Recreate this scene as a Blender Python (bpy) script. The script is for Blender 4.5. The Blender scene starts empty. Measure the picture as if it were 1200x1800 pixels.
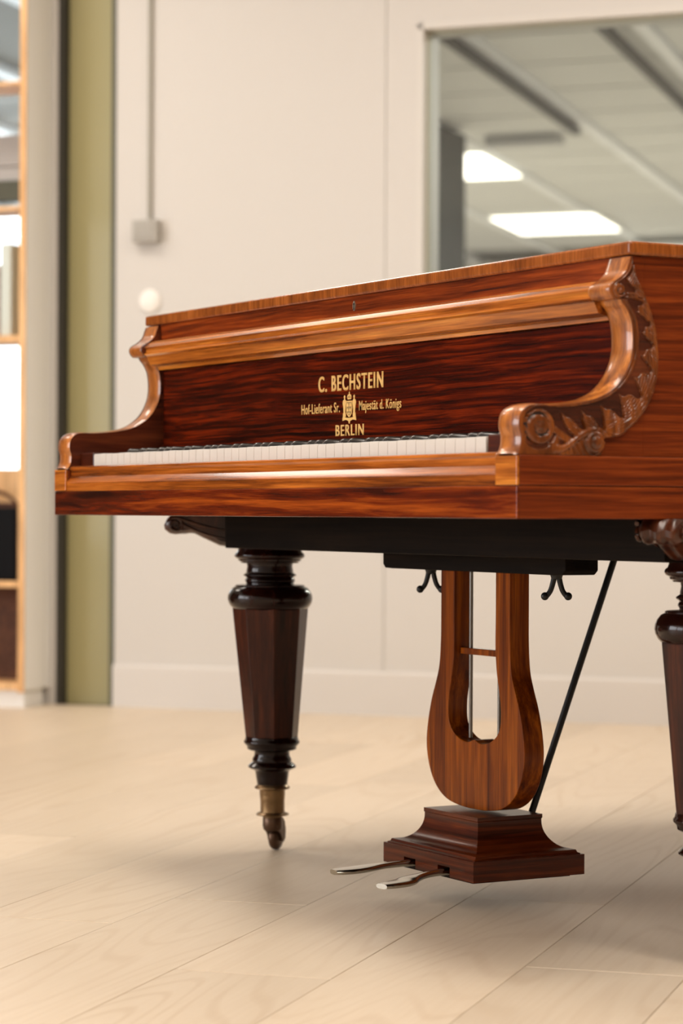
import bpy, bmesh, math, random
from mathutils import Vector, Matrix, noise
random.seed(7)
C = bpy.context.scene.collection
sc = bpy.context.scene
PI = math.pi
# ---------------------------------------------------------------- frames
# World frame: X runs along the keyboard, Y into the piano, Z up (metres).
B0 = Vector((-3.01369, 1.86126, 0.0))          # a point at the foot of the back wall
U = Vector((0.762856, 0.646568, 0.0))          # along the back wall (to the right)
N = Vector((0.646568, -0.762856, 0.0))         # out of the back wall, into the room
def RW(u, n, z=0.0): return B0 + U*u + N*n + Vector((0, 0, z))
CAM = Vector((3.11583, -1.60772, 0.57696))

# ---------------------------------------------------------------- camera, world, light, exposure
cd = bpy.data.cameras.new('camera'); cam = bpy.data.objects.new('camera', cd); C.objects.link(cam)
fw = Vector((-0.870290798, 0.49253824, -0.0000936)); rt = Vector((0.4925328, 0.87028205, 0.00453896)); up = Vector((-0.00231703, -0.00390413, 0.99998969))
M = Matrix.Identity(4)
for i in range(3): M[i][0] = rt[i]; M[i][1] = up[i]; M[i][2] = -fw[i]; M[i][3] = CAM[i]
cam.matrix_world = M
cd.sensor_fit = 'HORIZONTAL'; cd.sensor_width = 24.0; cd.lens = 4343.26/1200*24.0
cd.dof.use_dof = True; cd.dof.focus_distance = 3.45; cd.dof.aperture_fstop = 4.6
cd.clip_end = 100
sc.camera = cam
sc.view_settings.view_transform = 'Standard'; sc.view_settings.look = 'None'
sc.view_settings.gamma = 1.0; sc.view_settings.use_curve_mapping = False
sc.view_settings.exposure = -0.13

w = bpy.data.worlds.new('daylight'); sc.world = w; w.use_nodes = True
wn = w.node_tree; bgn = wn.nodes['Background']; bgn.inputs[0].default_value = (0.82, 0.9, 1.0, 1); bgn.inputs[1].default_value = 5.0

def area(name, u, n, z, tgt, sx, sy, power, col):
    d = bpy.data.lights.new(name, 'AREA'); d.shape = 'RECTANGLE'; d.size = sx; d.size_y = sy; d.energy = power; d.color = col
    o = bpy.data.objects.new(name, d); C.objects.link(o)
    p = RW(u, n, z); t = RW(*tgt); o.location = p
    o.rotation_euler = (t-p).to_track_quat('-Z', 'Y').to_euler()
    return o
WIN_COL = (1.0, 0.955, 0.92); CEIL_COL = (1.0, 0.905, 0.795)
area('daylight_window_near', -4.98, 8.5, 1.45, (0, 8.5, 1.45), 2.4, 2.2, 108, WIN_COL)
area('daylight_window_far', -4.98, 5.7, 1.45, (0, 5.7, 1.45), 2.4, 2.2, 108, WIN_COL)
CEIL = 2.75
PANELS = [(-2.3, 1.3), (-0.9, 1.3), (0.5, 3.3), (3.6, 2.4), (1.5, 1.7), (2.2, 4.4), (3.8, 5.2), (2.8, 6.8), (3.6, 7.8)]  # unseen panels placed for their light, some added to brighten floor and wall
for k, (pu, pn) in enumerate(PANELS):
    area('ceiling_panel_light', pu, pn, CEIL-0.03, (pu, pn, 0), 1.15, 0.55, (40 if (pu, pn) == (1.5, 1.7) else 22 if pn < 3 else (24 if pn < 4 else 32 if pu < 3.2 else 26)), CEIL_COL)
# neighbouring room behind the glass
for (pu, pn) in [(-2.17, -7.7), (-2.31, -10.75), (2.2, -3.0), (1.6, -7.5)]:
    area('far_room_light', pu, pn, 2.655, (pu, pn, 0), 0.7, 0.9, 150, (1.0, 0.96, 0.88))

# ---------------------------------------------------------------- materials
def nm(name):
    m = bpy.data.materials.new(name); m.use_nodes = True
    return m, m.node_tree, m.node_tree.nodes['Principled BSDF']
def flat(name, col, rough=0.6, metal=0.0, coat=0.0, bump=0.0, bscale=40, var=0.06, vscale=3.0):
    m, t, b = nm(name)
    tc = t.nodes.new('ShaderNodeTexCoord'); no = t.nodes.new('ShaderNodeTexNoise'); no.inputs['Scale'].default_value = vscale; no.inputs['Detail'].default_value = 4
    t.links.new(tc.outputs['Object'], no.inputs['Vector'])
    mx = t.nodes.new('ShaderNodeMixRGB'); mx.inputs[1].default_value = (*[c*(1-var) for c in col], 1); mx.inputs[2].default_value = (*[min(1, c*(1+var)) for c in col], 1)
    t.links.new(no.outputs['Fac'], mx.inputs[0]); t.links.new(mx.outputs[0], b.inputs['Base Color'])
    b.inputs['Roughness'].default_value = rough; b.inputs['Metallic'].default_value = metal
    b.inputs['Coat Weight'].default_value = coat; b.inputs['Coat Roughness'].default_value = 0.06
    if bump:
        n2 = t.nodes.new('ShaderNodeTexNoise'); n2.inputs['Scale'].default_value = bscale; n2.inputs['Detail'].default_value = 3
        t.links.new(tc.outputs['Object'], n2.inputs['Vector'])
        bp = t.nodes.new('ShaderNodeBump'); bp.inputs['Strength'].default_value = bump; bp.inputs['Distance'].default_value = 0.002
        t.links.new(n2.outputs['Fac'], bp.inputs['Height']); t.links.new(bp.outputs[0], b.inputs['Normal'])
    return m
def wood(name, dark, mid, light, axis='X', rough=0.2, coat=0.5, grain=26, along=1.3, fine=0.25, pos=(0.33, 0.5, 0.68), coat_rough=0.08, distort=0.6, off=(0, 0, 0), spec=0.3, tilt=0.0):
    dark, mid, light = [(c[0]*1.1, c[1]*0.9, c[2]*0.7) for c in (dark, mid, light)]
    m, t, b = nm(name); L = t.links
    tc = t.nodes.new('ShaderNodeTexCoord'); mp = t.nodes.new('ShaderNodeMapping')
    s = {'X': (along, grain, grain), 'Y': (grain, along, grain), 'Z': (grain, grain, along), 'H': (along, along, grain)}[axis]
    mp.inputs['Scale'].default_value = s; mp.inputs['Location'].default_value = off
    # slow waver so the figure runs in waves
    wv = t.nodes.new('ShaderNodeTexNoise'); wv.inputs['Scale'].default_value = 3.5; wv.inputs['Detail'].default_value = 2
    vm = t.nodes.new('ShaderNodeVectorMath'); vm.operation = 'SCALE'; vm.inputs['Scale'].default_value = 0.024*distort/0.6
    va = t.nodes.new('ShaderNodeVectorMath'); va.operation = 'ADD'
    L.new(tc.outputs['Object'], wv.inputs['Vector']); L.new(wv.outputs['Color'], vm.inputs[0]); L.new(tc.outputs['Object'], va.inputs[0]); L.new(vm.outputs[0], va.inputs[1])
    L.new(va.outputs[0], mp.inputs['Vector'])
    n1 = t.nodes.new('ShaderNodeTexNoise'); n1.inputs['Scale'].default_value = 1.0; n1.inputs['Detail'].default_value = 7; n1.inputs['Roughness'].default_value = 0.62; n1.inputs['Distortion'].default_value = distort
    L.new(mp.outputs[0], n1.inputs['Vector'])
    cr = t.nodes.new('ShaderNodeValToRGB'); e = cr.color_ramp.elements
    e[0].position = pos[0]; e[0].color = (*dark, 1); e[1].position = pos[2]; e[1].color = (*light, 1)
    x = cr.color_ramp.elements.new(pos[1]); x.color = (*mid, 1)
    if tilt:                                     # colour ramp shifts paler towards the right end
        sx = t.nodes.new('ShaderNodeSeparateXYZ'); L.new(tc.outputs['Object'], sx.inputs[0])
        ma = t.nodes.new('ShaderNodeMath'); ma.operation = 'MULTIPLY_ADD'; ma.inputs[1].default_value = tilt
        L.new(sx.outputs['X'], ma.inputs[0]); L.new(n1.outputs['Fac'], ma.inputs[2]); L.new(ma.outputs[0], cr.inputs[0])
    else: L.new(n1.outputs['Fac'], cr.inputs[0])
    mp2 = t.nodes.new('ShaderNodeMapping'); mp2.inputs['Scale'].default_value = tuple((v*8 if v != along else along*5) for v in s)
    L.new(tc.outputs['Object'], mp2.inputs['Vector'])
    n2 = t.nodes.new('ShaderNodeTexNoise'); n2.inputs['Scale'].default_value = 1.0; n2.inputs['Detail'].default_value = 3
    L.new(mp2.outputs[0], n2.inputs['Vector'])
    mr = t.nodes.new('ShaderNodeMapRange'); mr.inputs['From Min'].default_value = 0.3; mr.inputs['From Max'].default_value = 0.7; mr.inputs['To Min'].default_value = 0.87*(1-fine); mr.inputs['To Max'].default_value = 0.87*(1+fine)
    L.new(n2.outputs['Fac'], mr.inputs['Value'])
    mu = t.nodes.new('ShaderNodeVectorMath'); mu.operation = 'SCALE'; L.new(cr.outputs[0], mu.inputs[0]); L.new(mr.outputs[0], mu.inputs['Scale'])
    L.new(mu.outputs[0], b.inputs['Base Color'])
    b.inputs['Roughness'].default_value = rough; b.inputs['Coat Weight'].default_value = coat; b.inputs['Coat Roughness'].default_value = coat_rough; b.inputs['Specular IOR Level'].default_value = spec
    bp = t.nodes.new('ShaderNodeBump'); bp.inputs['Strength'].default_value = 0.08; bp.inputs['Distance'].default_value = 0.001
    L.new(n2.outputs['Fac'], bp.inputs['Height']); L.new(bp.outputs[0], b.inputs['Normal'])
    return m
def emit(name, col, s):
    m, t, b = nm(name); b.inputs['Base Color'].default_value = (*col, 1); b.inputs['Emission Color'].default_value = (*col, 1); b.inputs['Emission Strength'].default_value = s
    return m

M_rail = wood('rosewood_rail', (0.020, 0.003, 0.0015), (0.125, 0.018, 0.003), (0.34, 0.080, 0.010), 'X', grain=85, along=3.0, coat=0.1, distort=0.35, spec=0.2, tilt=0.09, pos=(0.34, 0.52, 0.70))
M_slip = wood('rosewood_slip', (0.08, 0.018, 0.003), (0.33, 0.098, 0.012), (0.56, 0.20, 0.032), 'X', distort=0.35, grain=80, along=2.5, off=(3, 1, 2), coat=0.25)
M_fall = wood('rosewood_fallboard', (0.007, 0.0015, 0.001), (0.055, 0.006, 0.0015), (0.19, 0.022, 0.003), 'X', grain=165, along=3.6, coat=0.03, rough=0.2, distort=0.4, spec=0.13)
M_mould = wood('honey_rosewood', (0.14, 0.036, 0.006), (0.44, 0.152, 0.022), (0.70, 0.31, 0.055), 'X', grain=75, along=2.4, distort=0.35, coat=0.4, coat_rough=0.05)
M_upper = wood('rosewood_upper', (0.05, 0.009, 0.003), (0.20, 0.038, 0.007), (0.38, 0.09, 0.015), 'X', grain=80, along=2.4, coat=0.15, distort=0.35)
M_lid = wood('rosewood_lid_edge', (0.12, 0.035, 0.008), (0.26, 0.085, 0.018), (0.38, 0.14, 0.034), 'Z', grain=34, along=6, coat=0.25, pos=(0.25,0.5,0.75))
M_side = wood('rosewood_side', (0.040, 0.008, 0.003), (0.150, 0.030, 0.007), (0.29, 0.072, 0.014), 'H', grain=170, along=4.0, pos=(0.26, 0.5, 0.78), coat=0.08, rough=0.3, distort=0.4, spec=0.2)
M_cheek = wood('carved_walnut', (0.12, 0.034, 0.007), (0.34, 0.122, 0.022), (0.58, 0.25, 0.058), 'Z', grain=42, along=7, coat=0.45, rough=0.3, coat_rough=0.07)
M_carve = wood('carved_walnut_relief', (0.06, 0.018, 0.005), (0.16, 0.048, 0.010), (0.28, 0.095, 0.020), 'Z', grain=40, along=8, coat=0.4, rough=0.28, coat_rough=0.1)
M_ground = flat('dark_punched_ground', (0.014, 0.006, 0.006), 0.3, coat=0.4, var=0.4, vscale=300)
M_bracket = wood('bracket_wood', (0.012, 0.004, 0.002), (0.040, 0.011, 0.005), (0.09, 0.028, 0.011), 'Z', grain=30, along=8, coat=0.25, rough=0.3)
M_lyre = wood('lyre_wood', (0.060, 0.011, 0.002), (0.170, 0.042, 0.003), (0.34, 0.105, 0.008), 'Z', distort=0.35, grain=70, along=2.6, coat=0.05, rough=0.3, spec=0.15)
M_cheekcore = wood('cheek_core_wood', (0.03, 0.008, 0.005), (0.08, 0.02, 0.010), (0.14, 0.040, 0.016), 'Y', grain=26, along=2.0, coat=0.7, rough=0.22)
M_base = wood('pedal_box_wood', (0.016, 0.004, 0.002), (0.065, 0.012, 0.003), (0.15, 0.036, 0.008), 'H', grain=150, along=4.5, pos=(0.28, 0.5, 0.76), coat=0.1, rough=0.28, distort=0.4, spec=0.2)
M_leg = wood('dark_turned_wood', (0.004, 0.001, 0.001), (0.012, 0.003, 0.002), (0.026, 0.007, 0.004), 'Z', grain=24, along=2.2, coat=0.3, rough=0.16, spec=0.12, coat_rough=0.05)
M_shaft = wood('rosewood_shaft', (0.011, 0.003, 0.002), (0.036, 0.008, 0.004), (0.075, 0.019, 0.008), 'Z', grain=60, along=2.0, coat=0.06, rough=0.3, spec=0.2, distort=0.35)
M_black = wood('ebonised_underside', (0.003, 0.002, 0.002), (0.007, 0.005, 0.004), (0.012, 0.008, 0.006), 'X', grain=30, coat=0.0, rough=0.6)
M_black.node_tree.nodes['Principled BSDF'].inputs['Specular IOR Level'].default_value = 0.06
M_ivory = flat('ivory', (0.70, 0.66, 0.61), 0.3, coat=0.2, var=0.02)
M_ebony = flat('ebony_key', (0.014, 0.013, 0.014), 0.26, coat=0.25, var=0.1)
M_felt = flat('dark_key_gap', (0.012, 0.009, 0.01), 0.9)
M_gold = flat('gold_inlay', (0.78, 0.47, 0.14), 0.45, var=0.05, vscale=120)
M_golddark = flat('gold_shade', (0.30, 0.17, 0.045), 0.5, var=0.1, vscale=120)
M_brass = flat('aged_brass', (0.22, 0.14, 0.07), 0.34, metal=0.9, var=0.35, vscale=50)
M_brassdark = flat('castor_bronze', (0.09, 0.05, 0.03), 0.36, metal=0.75, var=0.3, vscale=60)
M_iron = flat('blackened_iron', (0.012, 0.012, 0.013), 0.45, metal=0.4)
M_steel = flat('pedal_steel', (0.45, 0.43, 0.38), 0.16, metal=1.0, var=0.12, vscale=30)
M_pedalneck = flat('pedal_dark_steel', (0.10, 0.10, 0.105), 0.28, metal=0.9, var=0.2)
M_rod = flat('lyre_rod_steel', (0.16, 0.15, 0.14), 0.3, metal=0.9)
M_nickel = flat('key_escutcheon', (0.5, 0.42, 0.3), 0.3, metal=0.9)

M_wall = flat('wall_paint', (0.61, 0.585, 0.555), 0.55, var=0.012, vscale=1.2, bump=0.05, bscale=220)
M_trim = flat('trim_paint', (0.635, 0.605, 0.575), 0.45, var=0.01)
M_frame = flat('window_frame_paint', (0.635, 0.61, 0.575), 0.45, var=0.01)
M_gasket = flat('window_gasket', (0.50, 0.50, 0.40), 0.5)
M_grey = flat('grey_plastic', (0.40, 0.38, 0.345), 0.5, var=0.03)
M_conduit = flat('grey_conduit', (0.34, 0.32, 0.27), 0.5, var=0.03)
M_white = flat('white_laminate', (0.90, 0.90, 0.885), 0.4, var=0.01)
M_whiteplate = flat('white_plate', (0.86, 0.83, 0.79), 0.4, var=0.01)
M_ply = wood('plywood_edge', (0.72, 0.50, 0.28), (0.80, 0.60, 0.37), (0.85, 0.68, 0.46), 'Z', grain=18, coat=0.0, rough=0.5)
M_brown = wood('brown_board', (0.07, 0.03, 0.015), (0.10, 0.045, 0.025), (0.13, 0.06, 0.03), 'X', grain=18, coat=0.0, rough=0.6)
M_olive = flat('olive_door', (0.36, 0.325, 0.155), 0.4, coat=0.1, var=0.05, vscale=1.4)
M_olivedark = flat('olive_jamb', (0.075, 0.075, 0.042), 0.5, var=0.05)
M_darkgap = flat('dark_gap', (0.035, 0.032, 0.024), 0.7)
M_ceil = flat('ceiling_white', (0.78, 0.75, 0.70), 0.7, var=0.01)
M_farceil = flat('far_ceiling_tile', (0.66, 0.66, 0.64), 0.5, var=0.03, vscale=1.5)
M_fargrid = flat('ceiling_grid_bar', (0.9, 0.91, 0.93), 0.4)
M_fargap = flat('ceiling_tile_joint', (0.20, 0.19, 0.17), 0.7)
M_rail2 = flat('dark_track', (0.04, 0.04, 0.045), 0.5)
M_pillar = flat('charcoal_pillar', (0.035, 0.037, 0.033), 0.6, var=0.1)
M_panel = emit('light_panel', (1.0, 0.93, 0.83), 4.5)
M_bulb = emit('small_lamp_glow', (1.0, 0.8, 0.5), 2.0)
M_blackbox = flat('black_box', (0.004, 0.004, 0.005), 0.6)
M_blackbox.node_tree.nodes['Principled BSDF'].inputs['Specular IOR Level'].default_value = 0.1
M_greenbar = flat('dark_green', (0.07, 0.075, 0.05), 0.6)
M_greypaint = flat('grey_paint', (0.45, 0.45, 0.45), 0.5)

def glassmat(name, tint=(0.93, 0.95, 0.93)):
    m = bpy.data.materials.new(name); m.use_nodes = True; t = m.node_tree; t.nodes.clear()
    o = t.nodes.new('ShaderNodeOutputMaterial'); tr = t.nodes.new('ShaderNodeBsdfTransparent'); tr.inputs[0].default_value = (*tint, 1)
    gl = t.nodes.new('ShaderNodeBsdfGlossy'); gl.inputs['Roughness'].default_value = 0.02
    fr = t.nodes.new('ShaderNodeFresnel'); fr.inputs['IOR'].default_value = 1.5
    mx = t.nodes.new('ShaderNodeMixShader'); t.links.new(fr.outputs[0], mx.inputs[0]); t.links.new(tr.outputs[0], mx.inputs[1]); t.links.new(gl.outputs[0], mx.inputs[2]); t.links.new(mx.outputs[0], o.inputs[0])
    return m
M_glass = glassmat('window_glass')

def oakmat():
    m, t, b = nm('pale_oak_plank'); L = t.links
    at = t.nodes.new('ShaderNodeObjectInfo'); tc = t.nodes.new('ShaderNodeTexCoord')
    cm = t.nodes.new('ShaderNodeCombineXYZ')
    m1 = t.nodes.new('ShaderNodeMath'); m1.operation = 'MULTIPLY'; m1.inputs[1].default_value = 37.0; L.new(at.outputs['Random'], m1.inputs[0])
    L.new(m1.outputs[0], cm.inputs[0]); L.new(m1.outputs[0], cm.inputs[1])
    va = t.nodes.new('ShaderNodeVectorMath'); va.operation = 'ADD'; L.new(tc.outputs['Object'], va.inputs[0]); L.new(cm.outputs[0], va.inputs[1])
    # cathedral figure: rings of a slowly varying field
    mp = t.nodes.new('ShaderNodeMapping'); mp.inputs['Scale'].default_value = (6.5, 0.95, 1); L.new(va.outputs[0], mp.inputs[0])
    n0 = t.nodes.new('ShaderNodeTexNoise'); n0.inputs['Scale'].default_value = 0.75; n0.inputs['Detail'].default_value = 1.5; n0.inputs['Roughness'].default_value = 0.35; L.new(mp.outputs[0], n0.inputs['Vector'])
    s1 = t.nodes.new('ShaderNodeMath'); s1.operation = 'MULTIPLY'; s1.inputs[1].default_value = 120.0; L.new(n0.outputs['Fac'], s1.inputs[0])
    s2 = t.nodes.new('ShaderNodeMath'); s2.operation = 'SINE'; L.new(s1.outputs[0], s2.inputs[0])
    mr = t.nodes.new('ShaderNodeMapRange'); mr.inputs['From Min'].default_value = 0.35; mr.inputs['From Max'].default_value = 1.0; L.new(s2.outputs[0], mr.inputs['Value'])
    # patchy strength of the figure
    npz = t.nodes.new('ShaderNodeTexNoise'); npz.inputs['Scale'].default_value = 1.6; L.new(va.outputs[0], npz.inputs['Vector'])
    mrp = t.nodes.new('ShaderNodeMapRange'); mrp.inputs['From Min'].default_value = 0.42; mrp.inputs['From Max'].default_value = 0.72; mrp.inputs['To Min'].default_value = 0.06; mrp.inputs['To Max'].default_value = 0.27; L.new(npz.outputs['Fac'], mrp.inputs['Value'])
    mm = t.nodes.new('ShaderNodeMath'); mm.operation = 'MULTIPLY'; L.new(mr.outputs[0], mm.inputs[0]); L.new(mrp.outputs[0], mm.inputs[1])
    # fine streaks
    mp2 = t.nodes.new('ShaderNodeMapping'); mp2.inputs['Scale'].default_value = (150, 5, 1); L.new(va.outputs[0], mp2.inputs[0])
    n2 = t.nodes.new('ShaderNodeTexNoise'); n2.inputs['Scale'].default_value = 1.0; n2.inputs['Detail'].default_value = 4; L.new(mp2.outputs[0], n2.inputs['Vector'])
    mix1 = t.nodes.new('ShaderNodeMixRGB'); mix1.inputs[1].default_value = (0.64, 0.525, 0.395, 1); mix1.inputs[2].default_value = (0.73, 0.625, 0.50, 1); L.new(n2.outputs['Fac'], mix1.inputs[0])
    mix2 = t.nodes.new('ShaderNodeMixRGB'); mix2.inputs[2].default_value = (0.42, 0.28, 0.16, 1); L.new(mm.outputs[0], mix2.inputs[0]); L.new(mix1.outputs[0], mix2.inputs[1])
    # tint differs a little from plank to plank
    mr3 = t.nodes.new('ShaderNodeMapRange'); mr3.inputs['To Min'].default_value = 0.93; mr3.inputs['To Max'].default_value = 1.05; L.new(at.outputs['Random'], mr3.inputs['Value'])
    sc3 = t.nodes.new('ShaderNodeVectorMath'); sc3.operation = 'SCALE'; L.new(mix2.outputs[0], sc3.inputs[0]); L.new(mr3.outputs[0], sc3.inputs['Scale'])
    L.new(sc3.outputs[0], b.inputs['Base Color'])
    b.inputs['Roughness'].default_value = 0.42
    bp = t.nodes.new('ShaderNodeBump'); bp.inputs['Strength'].default_value = 0.12; bp.inputs['Distance'].default_value = 0.001
    L.new(n2.outputs['Fac'], bp.inputs['Height']); L.new(bp.outputs[0], b.inputs['Normal'])
    return m
M_oak = oakmat()

# ---------------------------------------------------------------- helpers
def obj(name, bm, mat, parent=None, smooth=None, bevel=0.0, seg=2, recalc=True):
    if recalc: bmesh.ops.recalc_face_normals(bm, faces=bm.faces)
    me = bpy.data.meshes.new(name); bm.to_mesh(me); bm.free()
    mats = mat if isinstance(mat, (list, tuple)) else [mat]
    for q in mats: me.materials.append(q)
    o = bpy.data.objects.new(name, me); C.objects.link(o)
    if parent: o.parent = parent
    if smooth is not None:
        for p in me.polygons: p.use_smooth = True
        if smooth < 180:
            b2 = bmesh.new(); b2.from_mesh(me)
            for e in b2.edges:
                if len(e.link_faces) == 2 and e.calc_face_angle(0) > math.radians(smooth): e.smooth = False
            b2.to_mesh(me); b2.free()
    if bevel:
        mo = o.modifiers.new('edge', 'BEVEL'); mo.width = bevel; mo.segments = seg; mo.limit_method = 'ANGLE'; mo.angle_limit = math.radians(35)
    return o
def empty(name, label, cat, loc=(0, 0, 0), group=None):
    o = bpy.data.objects.new(name, None); C.objects.link(o); o.location = loc; o.empty_display_size = 0.1
    o['label'] = label; o['category'] = cat
    if group: o['group'] = group
    return o
def tag(o, label, cat, group=None):
    o['label'] = label; o['category'] = cat
    if group: o['group'] = group
    return o
def struct(o): o['kind'] = 'structure'; return o
def box(bm, x0, x1, y0, y1, z0, z1, T=None):
    pts = [(x, y, z) for x in (x0, x1) for y in (y0, y1) for z in (z0, z1)]
    vs = [bm.verts.new(T(*p) if T else p) for p in pts]
    for f in ((0, 1, 3, 2), (4, 6, 7, 5), (0, 4, 5, 1), (2, 3, 7, 6), (0, 2, 6, 4), (1, 5, 7, 3)): bm.faces.new([vs[i] for i in f])
def B(x0, x1, y0, y1, z0, z1, T=None):
    bm = bmesh.new(); box(bm, x0, x1, y0, y1, z0, z1, T); return bm
def prism(bm, poly, fn, a, b):
    """extrude polygon [(p,q)] between parameters a and b; fn(p,q,t)->xyz"""
    v0 = [bm.verts.new(fn(p, q, a)) for p, q in poly]; v1 = [bm.verts.new(fn(p, q, b)) for p, q in poly]
    n = len(poly)
    bm.faces.new(v0); bm.faces.new(list(reversed(v1)))
    for i in range(n): bm.faces.new([v0[i], v1[i], v1[(i+1) % n], v0[(i+1) % n]])
def alongX(y, z, x): return (x, y, z)
def alongY(x, z, y): return (x, y, z)
def lathe(bm, prof, cx=0, cy=0, n=48, rot=0.0, cap=True):
    rings = []
    for r, z in prof:
        rings.append([bm.verts.new((cx+r*math.cos(rot+2*PI*k/n), cy+r*math.sin(rot+2*PI*k/n), z)) for k in range(n)])
    for a, b in zip(rings, rings[1:]):
        for k in range(n): bm.faces.new([a[k], a[(k+1) % n], b[(k+1) % n], b[k]])
    if cap: bm.faces.new(rings[0]); bm.faces.new(list(reversed(rings[-1])))
def crom(pts, per=8, closed=False):
    out = []; n = len(pts); P = [Vector(p) for p in pts]
    rng = n if closed else n-1
    for i in range(rng):
        p1 = P[i]; p2 = P[(i+1) % n]
        p0 = P[(i-1) % n] if closed or i > 0 else p1*2-p2
        p3 = P[(i+2) % n] if closed or i+2 < n else p2*2-p1
        for k in range(per):
            t = k/per
            out.append(0.5*((2*p1)+(p2-p0)*t+(2*p0-5*p1+4*p2-p3)*t*t+(3*p1-p0-3*p2+p3)*t**3))
    if not closed: out.append(P[-1])
    return out
def tube(bm, pts, rad, n=10, flat_=1.0, upv=Vector((0, 0, 1))):
    """sweep an ellipse; rad is a number or list; flat_ squashes along the binormal"""
    P = [Vector(p) for p in pts]; rings = []
    for i, p in enumerate(P):
        d = (P[min(i+1, len(P)-1)]-P[max(i-1, 0)]).normalized()
        s = d.cross(upv)
        if s.length < 1e-4: s = d.cross(Vector((1, 0, 0)))
        s.normalize(); q = s.cross(d).normalized()
        r = rad[i] if isinstance(rad, (list, tuple)) else rad
        rings.append([bm.verts.new(p+s*(r*math.cos(2*PI*k/n))+q*(r*flat_*math.sin(2*PI*k/n))) for k in range(n)])
    for a, b in zip(rings, rings[1:]):
        for k in range(n): bm.faces.new([a[k], a[(k+1) % n], b[(k+1) % n], b[k]])
    bm.faces.new(rings[0]); bm.faces.new(list(reversed(rings[-1])))
def ball(bm, c, r, sz=(1, 1, 1), seg=16):
    m = Matrix.Translation(c) @ Matrix.Diagonal((r*sz[0], r*sz[1], r*sz[2], 1))
    bmesh.ops.create_uvsphere(bm, u_segments=seg, v_segments=seg//2+2, radius=1.0, matrix=m)

# ================================================================= THE ROOM
# floor: planks as pieces, joints sunk; rows run out of the back wall, 2.85 degrees off square
SK = 0.05
def FW(a, n, z): return RW(a+SK*n, n, z)
floor = struct(obj('floor', B(-7, 8, -1.0, 10.5, -0.05, -0.0035, lambda a, n, z: RW(a, n, z)), flat('floor_underlay', (0.16, 0.10, 0.055), 0.8)))
PW = 0.2073; A0 = 0.5605; LEN = 1.85
ang = math.atan2(N.y + SK*U.y, N.x + SK*U.x) - PI/2
known = {1: 3.23, 2: 3.752, 3: 3.06, 4: 3.572}     # rows: distance of one end joint from the wall
def plank_mesh(wd, ln):
    bm = bmesh.new(); g = 0.0007
    top = [(g+0.0006, g+0.0006), (wd-g-0.0006, g+0.0006), (wd-g-0.0006, ln-g-0.0006), (g+0.0006, ln-g-0.0006)]
    low = [(g, g), (wd-g, g), (wd-g, ln-g), (g, ln-g)]
    vt = [bm.verts.new((x, y, 0)) for x, y in top]; vm_ = [bm.verts.new((x, y, -0.0008)) for x, y in low]; vb = [bm.verts.new((x, y, -0.0040)) for x, y in low]
    bm.faces.new(vt)
    for a, b in ((vt, vm_), (vm_, vb)):
        for i in range(4): bm.faces.new([a[i], b[i], b[(i+1) % 4], a[(i+1) % 4]])
    bmesh.ops.recalc_face_normals(bm, faces=bm.faces)
    me = bpy.data.meshes.new('plank'); bm.to_mesh(me); bm.free(); me.materials.append(M_oak)
    return me
pcache = {}
pieces = []; rng = random.Random(3)
for k in range(-36, 34):
    a0 = A0+PW*k
    st = known.get(k) if k in known else rng.uniform(0, LEN)
    n = st - math.ceil((st+0.02)/LEN)*LEN
    while n < 10.2:
        s0 = max(n, -0.015); ln = round(min(n+LEN, 10.3)-s0, 3)
        if ln > 0.02 and a0+SK*s0 > -4.98 and a0+SK*s0 < 5.9:
            c_ = FW(a0+PW/2, s0+ln/2, 0)-Vector((0.3, 0.3, 0)); pieces.append((c_.length, a0, s0, ln))
        n += LEN
pieces.sort()
MR = Matrix.Rotation(ang, 4, 'Z')
fo_m = Matrix.Translation(FW(A0, 0, 0)) @ MR; inv = fo_m.inverted(); far_bm = bmesh.new()
for i, (d_, a0, s0, ln) in enumerate(pieces):
    if i < 295:
        if ln not in pcache: pcache[ln] = plank_mesh(PW, ln)
        o = bpy.data.objects.new('plank', pcache[ln]); C.objects.link(o); o.parent = floor
        o.matrix_world = Matrix.Translation(FW(a0+PW, s0, 0)) @ MR
    else:
        g = 0.0008
        box(far_bm, a0+g, a0+PW-g, s0+g, s0+ln-g, -0.0034, 0.0, lambda x, y, z: inv @ FW(x, y, z))
fo = obj('plank_field', far_bm, M_oak, floor); fo['kind'] = 'stuff'; fo.matrix_world = fo_m

# back wall (thickness away from the room), with the opening of the interior window and of the olive door
WT = 0.14
def wbox(name, u0, u1, z0, z1, n0=-WT, n1=0.0, mat=M_wall, parent=None, bev=0.0):
    return obj(name, B(u0, u1, n0, n1, z0, z1, lambda u, n, z: RW(u, n, z)), mat, parent, bevel=bev)
WU0, WU1, WZ0, WZ1 = 0.222, 3.05, 0.95, 1.955       # glass opening
DU0, DU1, DZ1 = -0.905, -0.712, 2.75
bm = bmesh.new(); T = lambda u, n, z: RW(u, n, z)
box(bm, DU1, 0.1275, -WT, 0, 0, CEIL, T)            # panel left of the seam
box(bm, 0.1305, WU0, -WT, 0, 0, CEIL, T)
box(bm, WU0, WU1, -WT, 0, 0, WZ0, T); box(bm, WU0, WU1, -WT, 0, WZ1, CEIL, T)
box(bm, WU1, 6.0, -WT, 0, 0, CEIL, T)
box(bm, 0.1275, 0.1305, -WT, -0.004, 0, CEIL, T)    # sunk joint between two wall panels
wall_back = struct(obj('wall_back', bm, M_wall))
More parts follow.
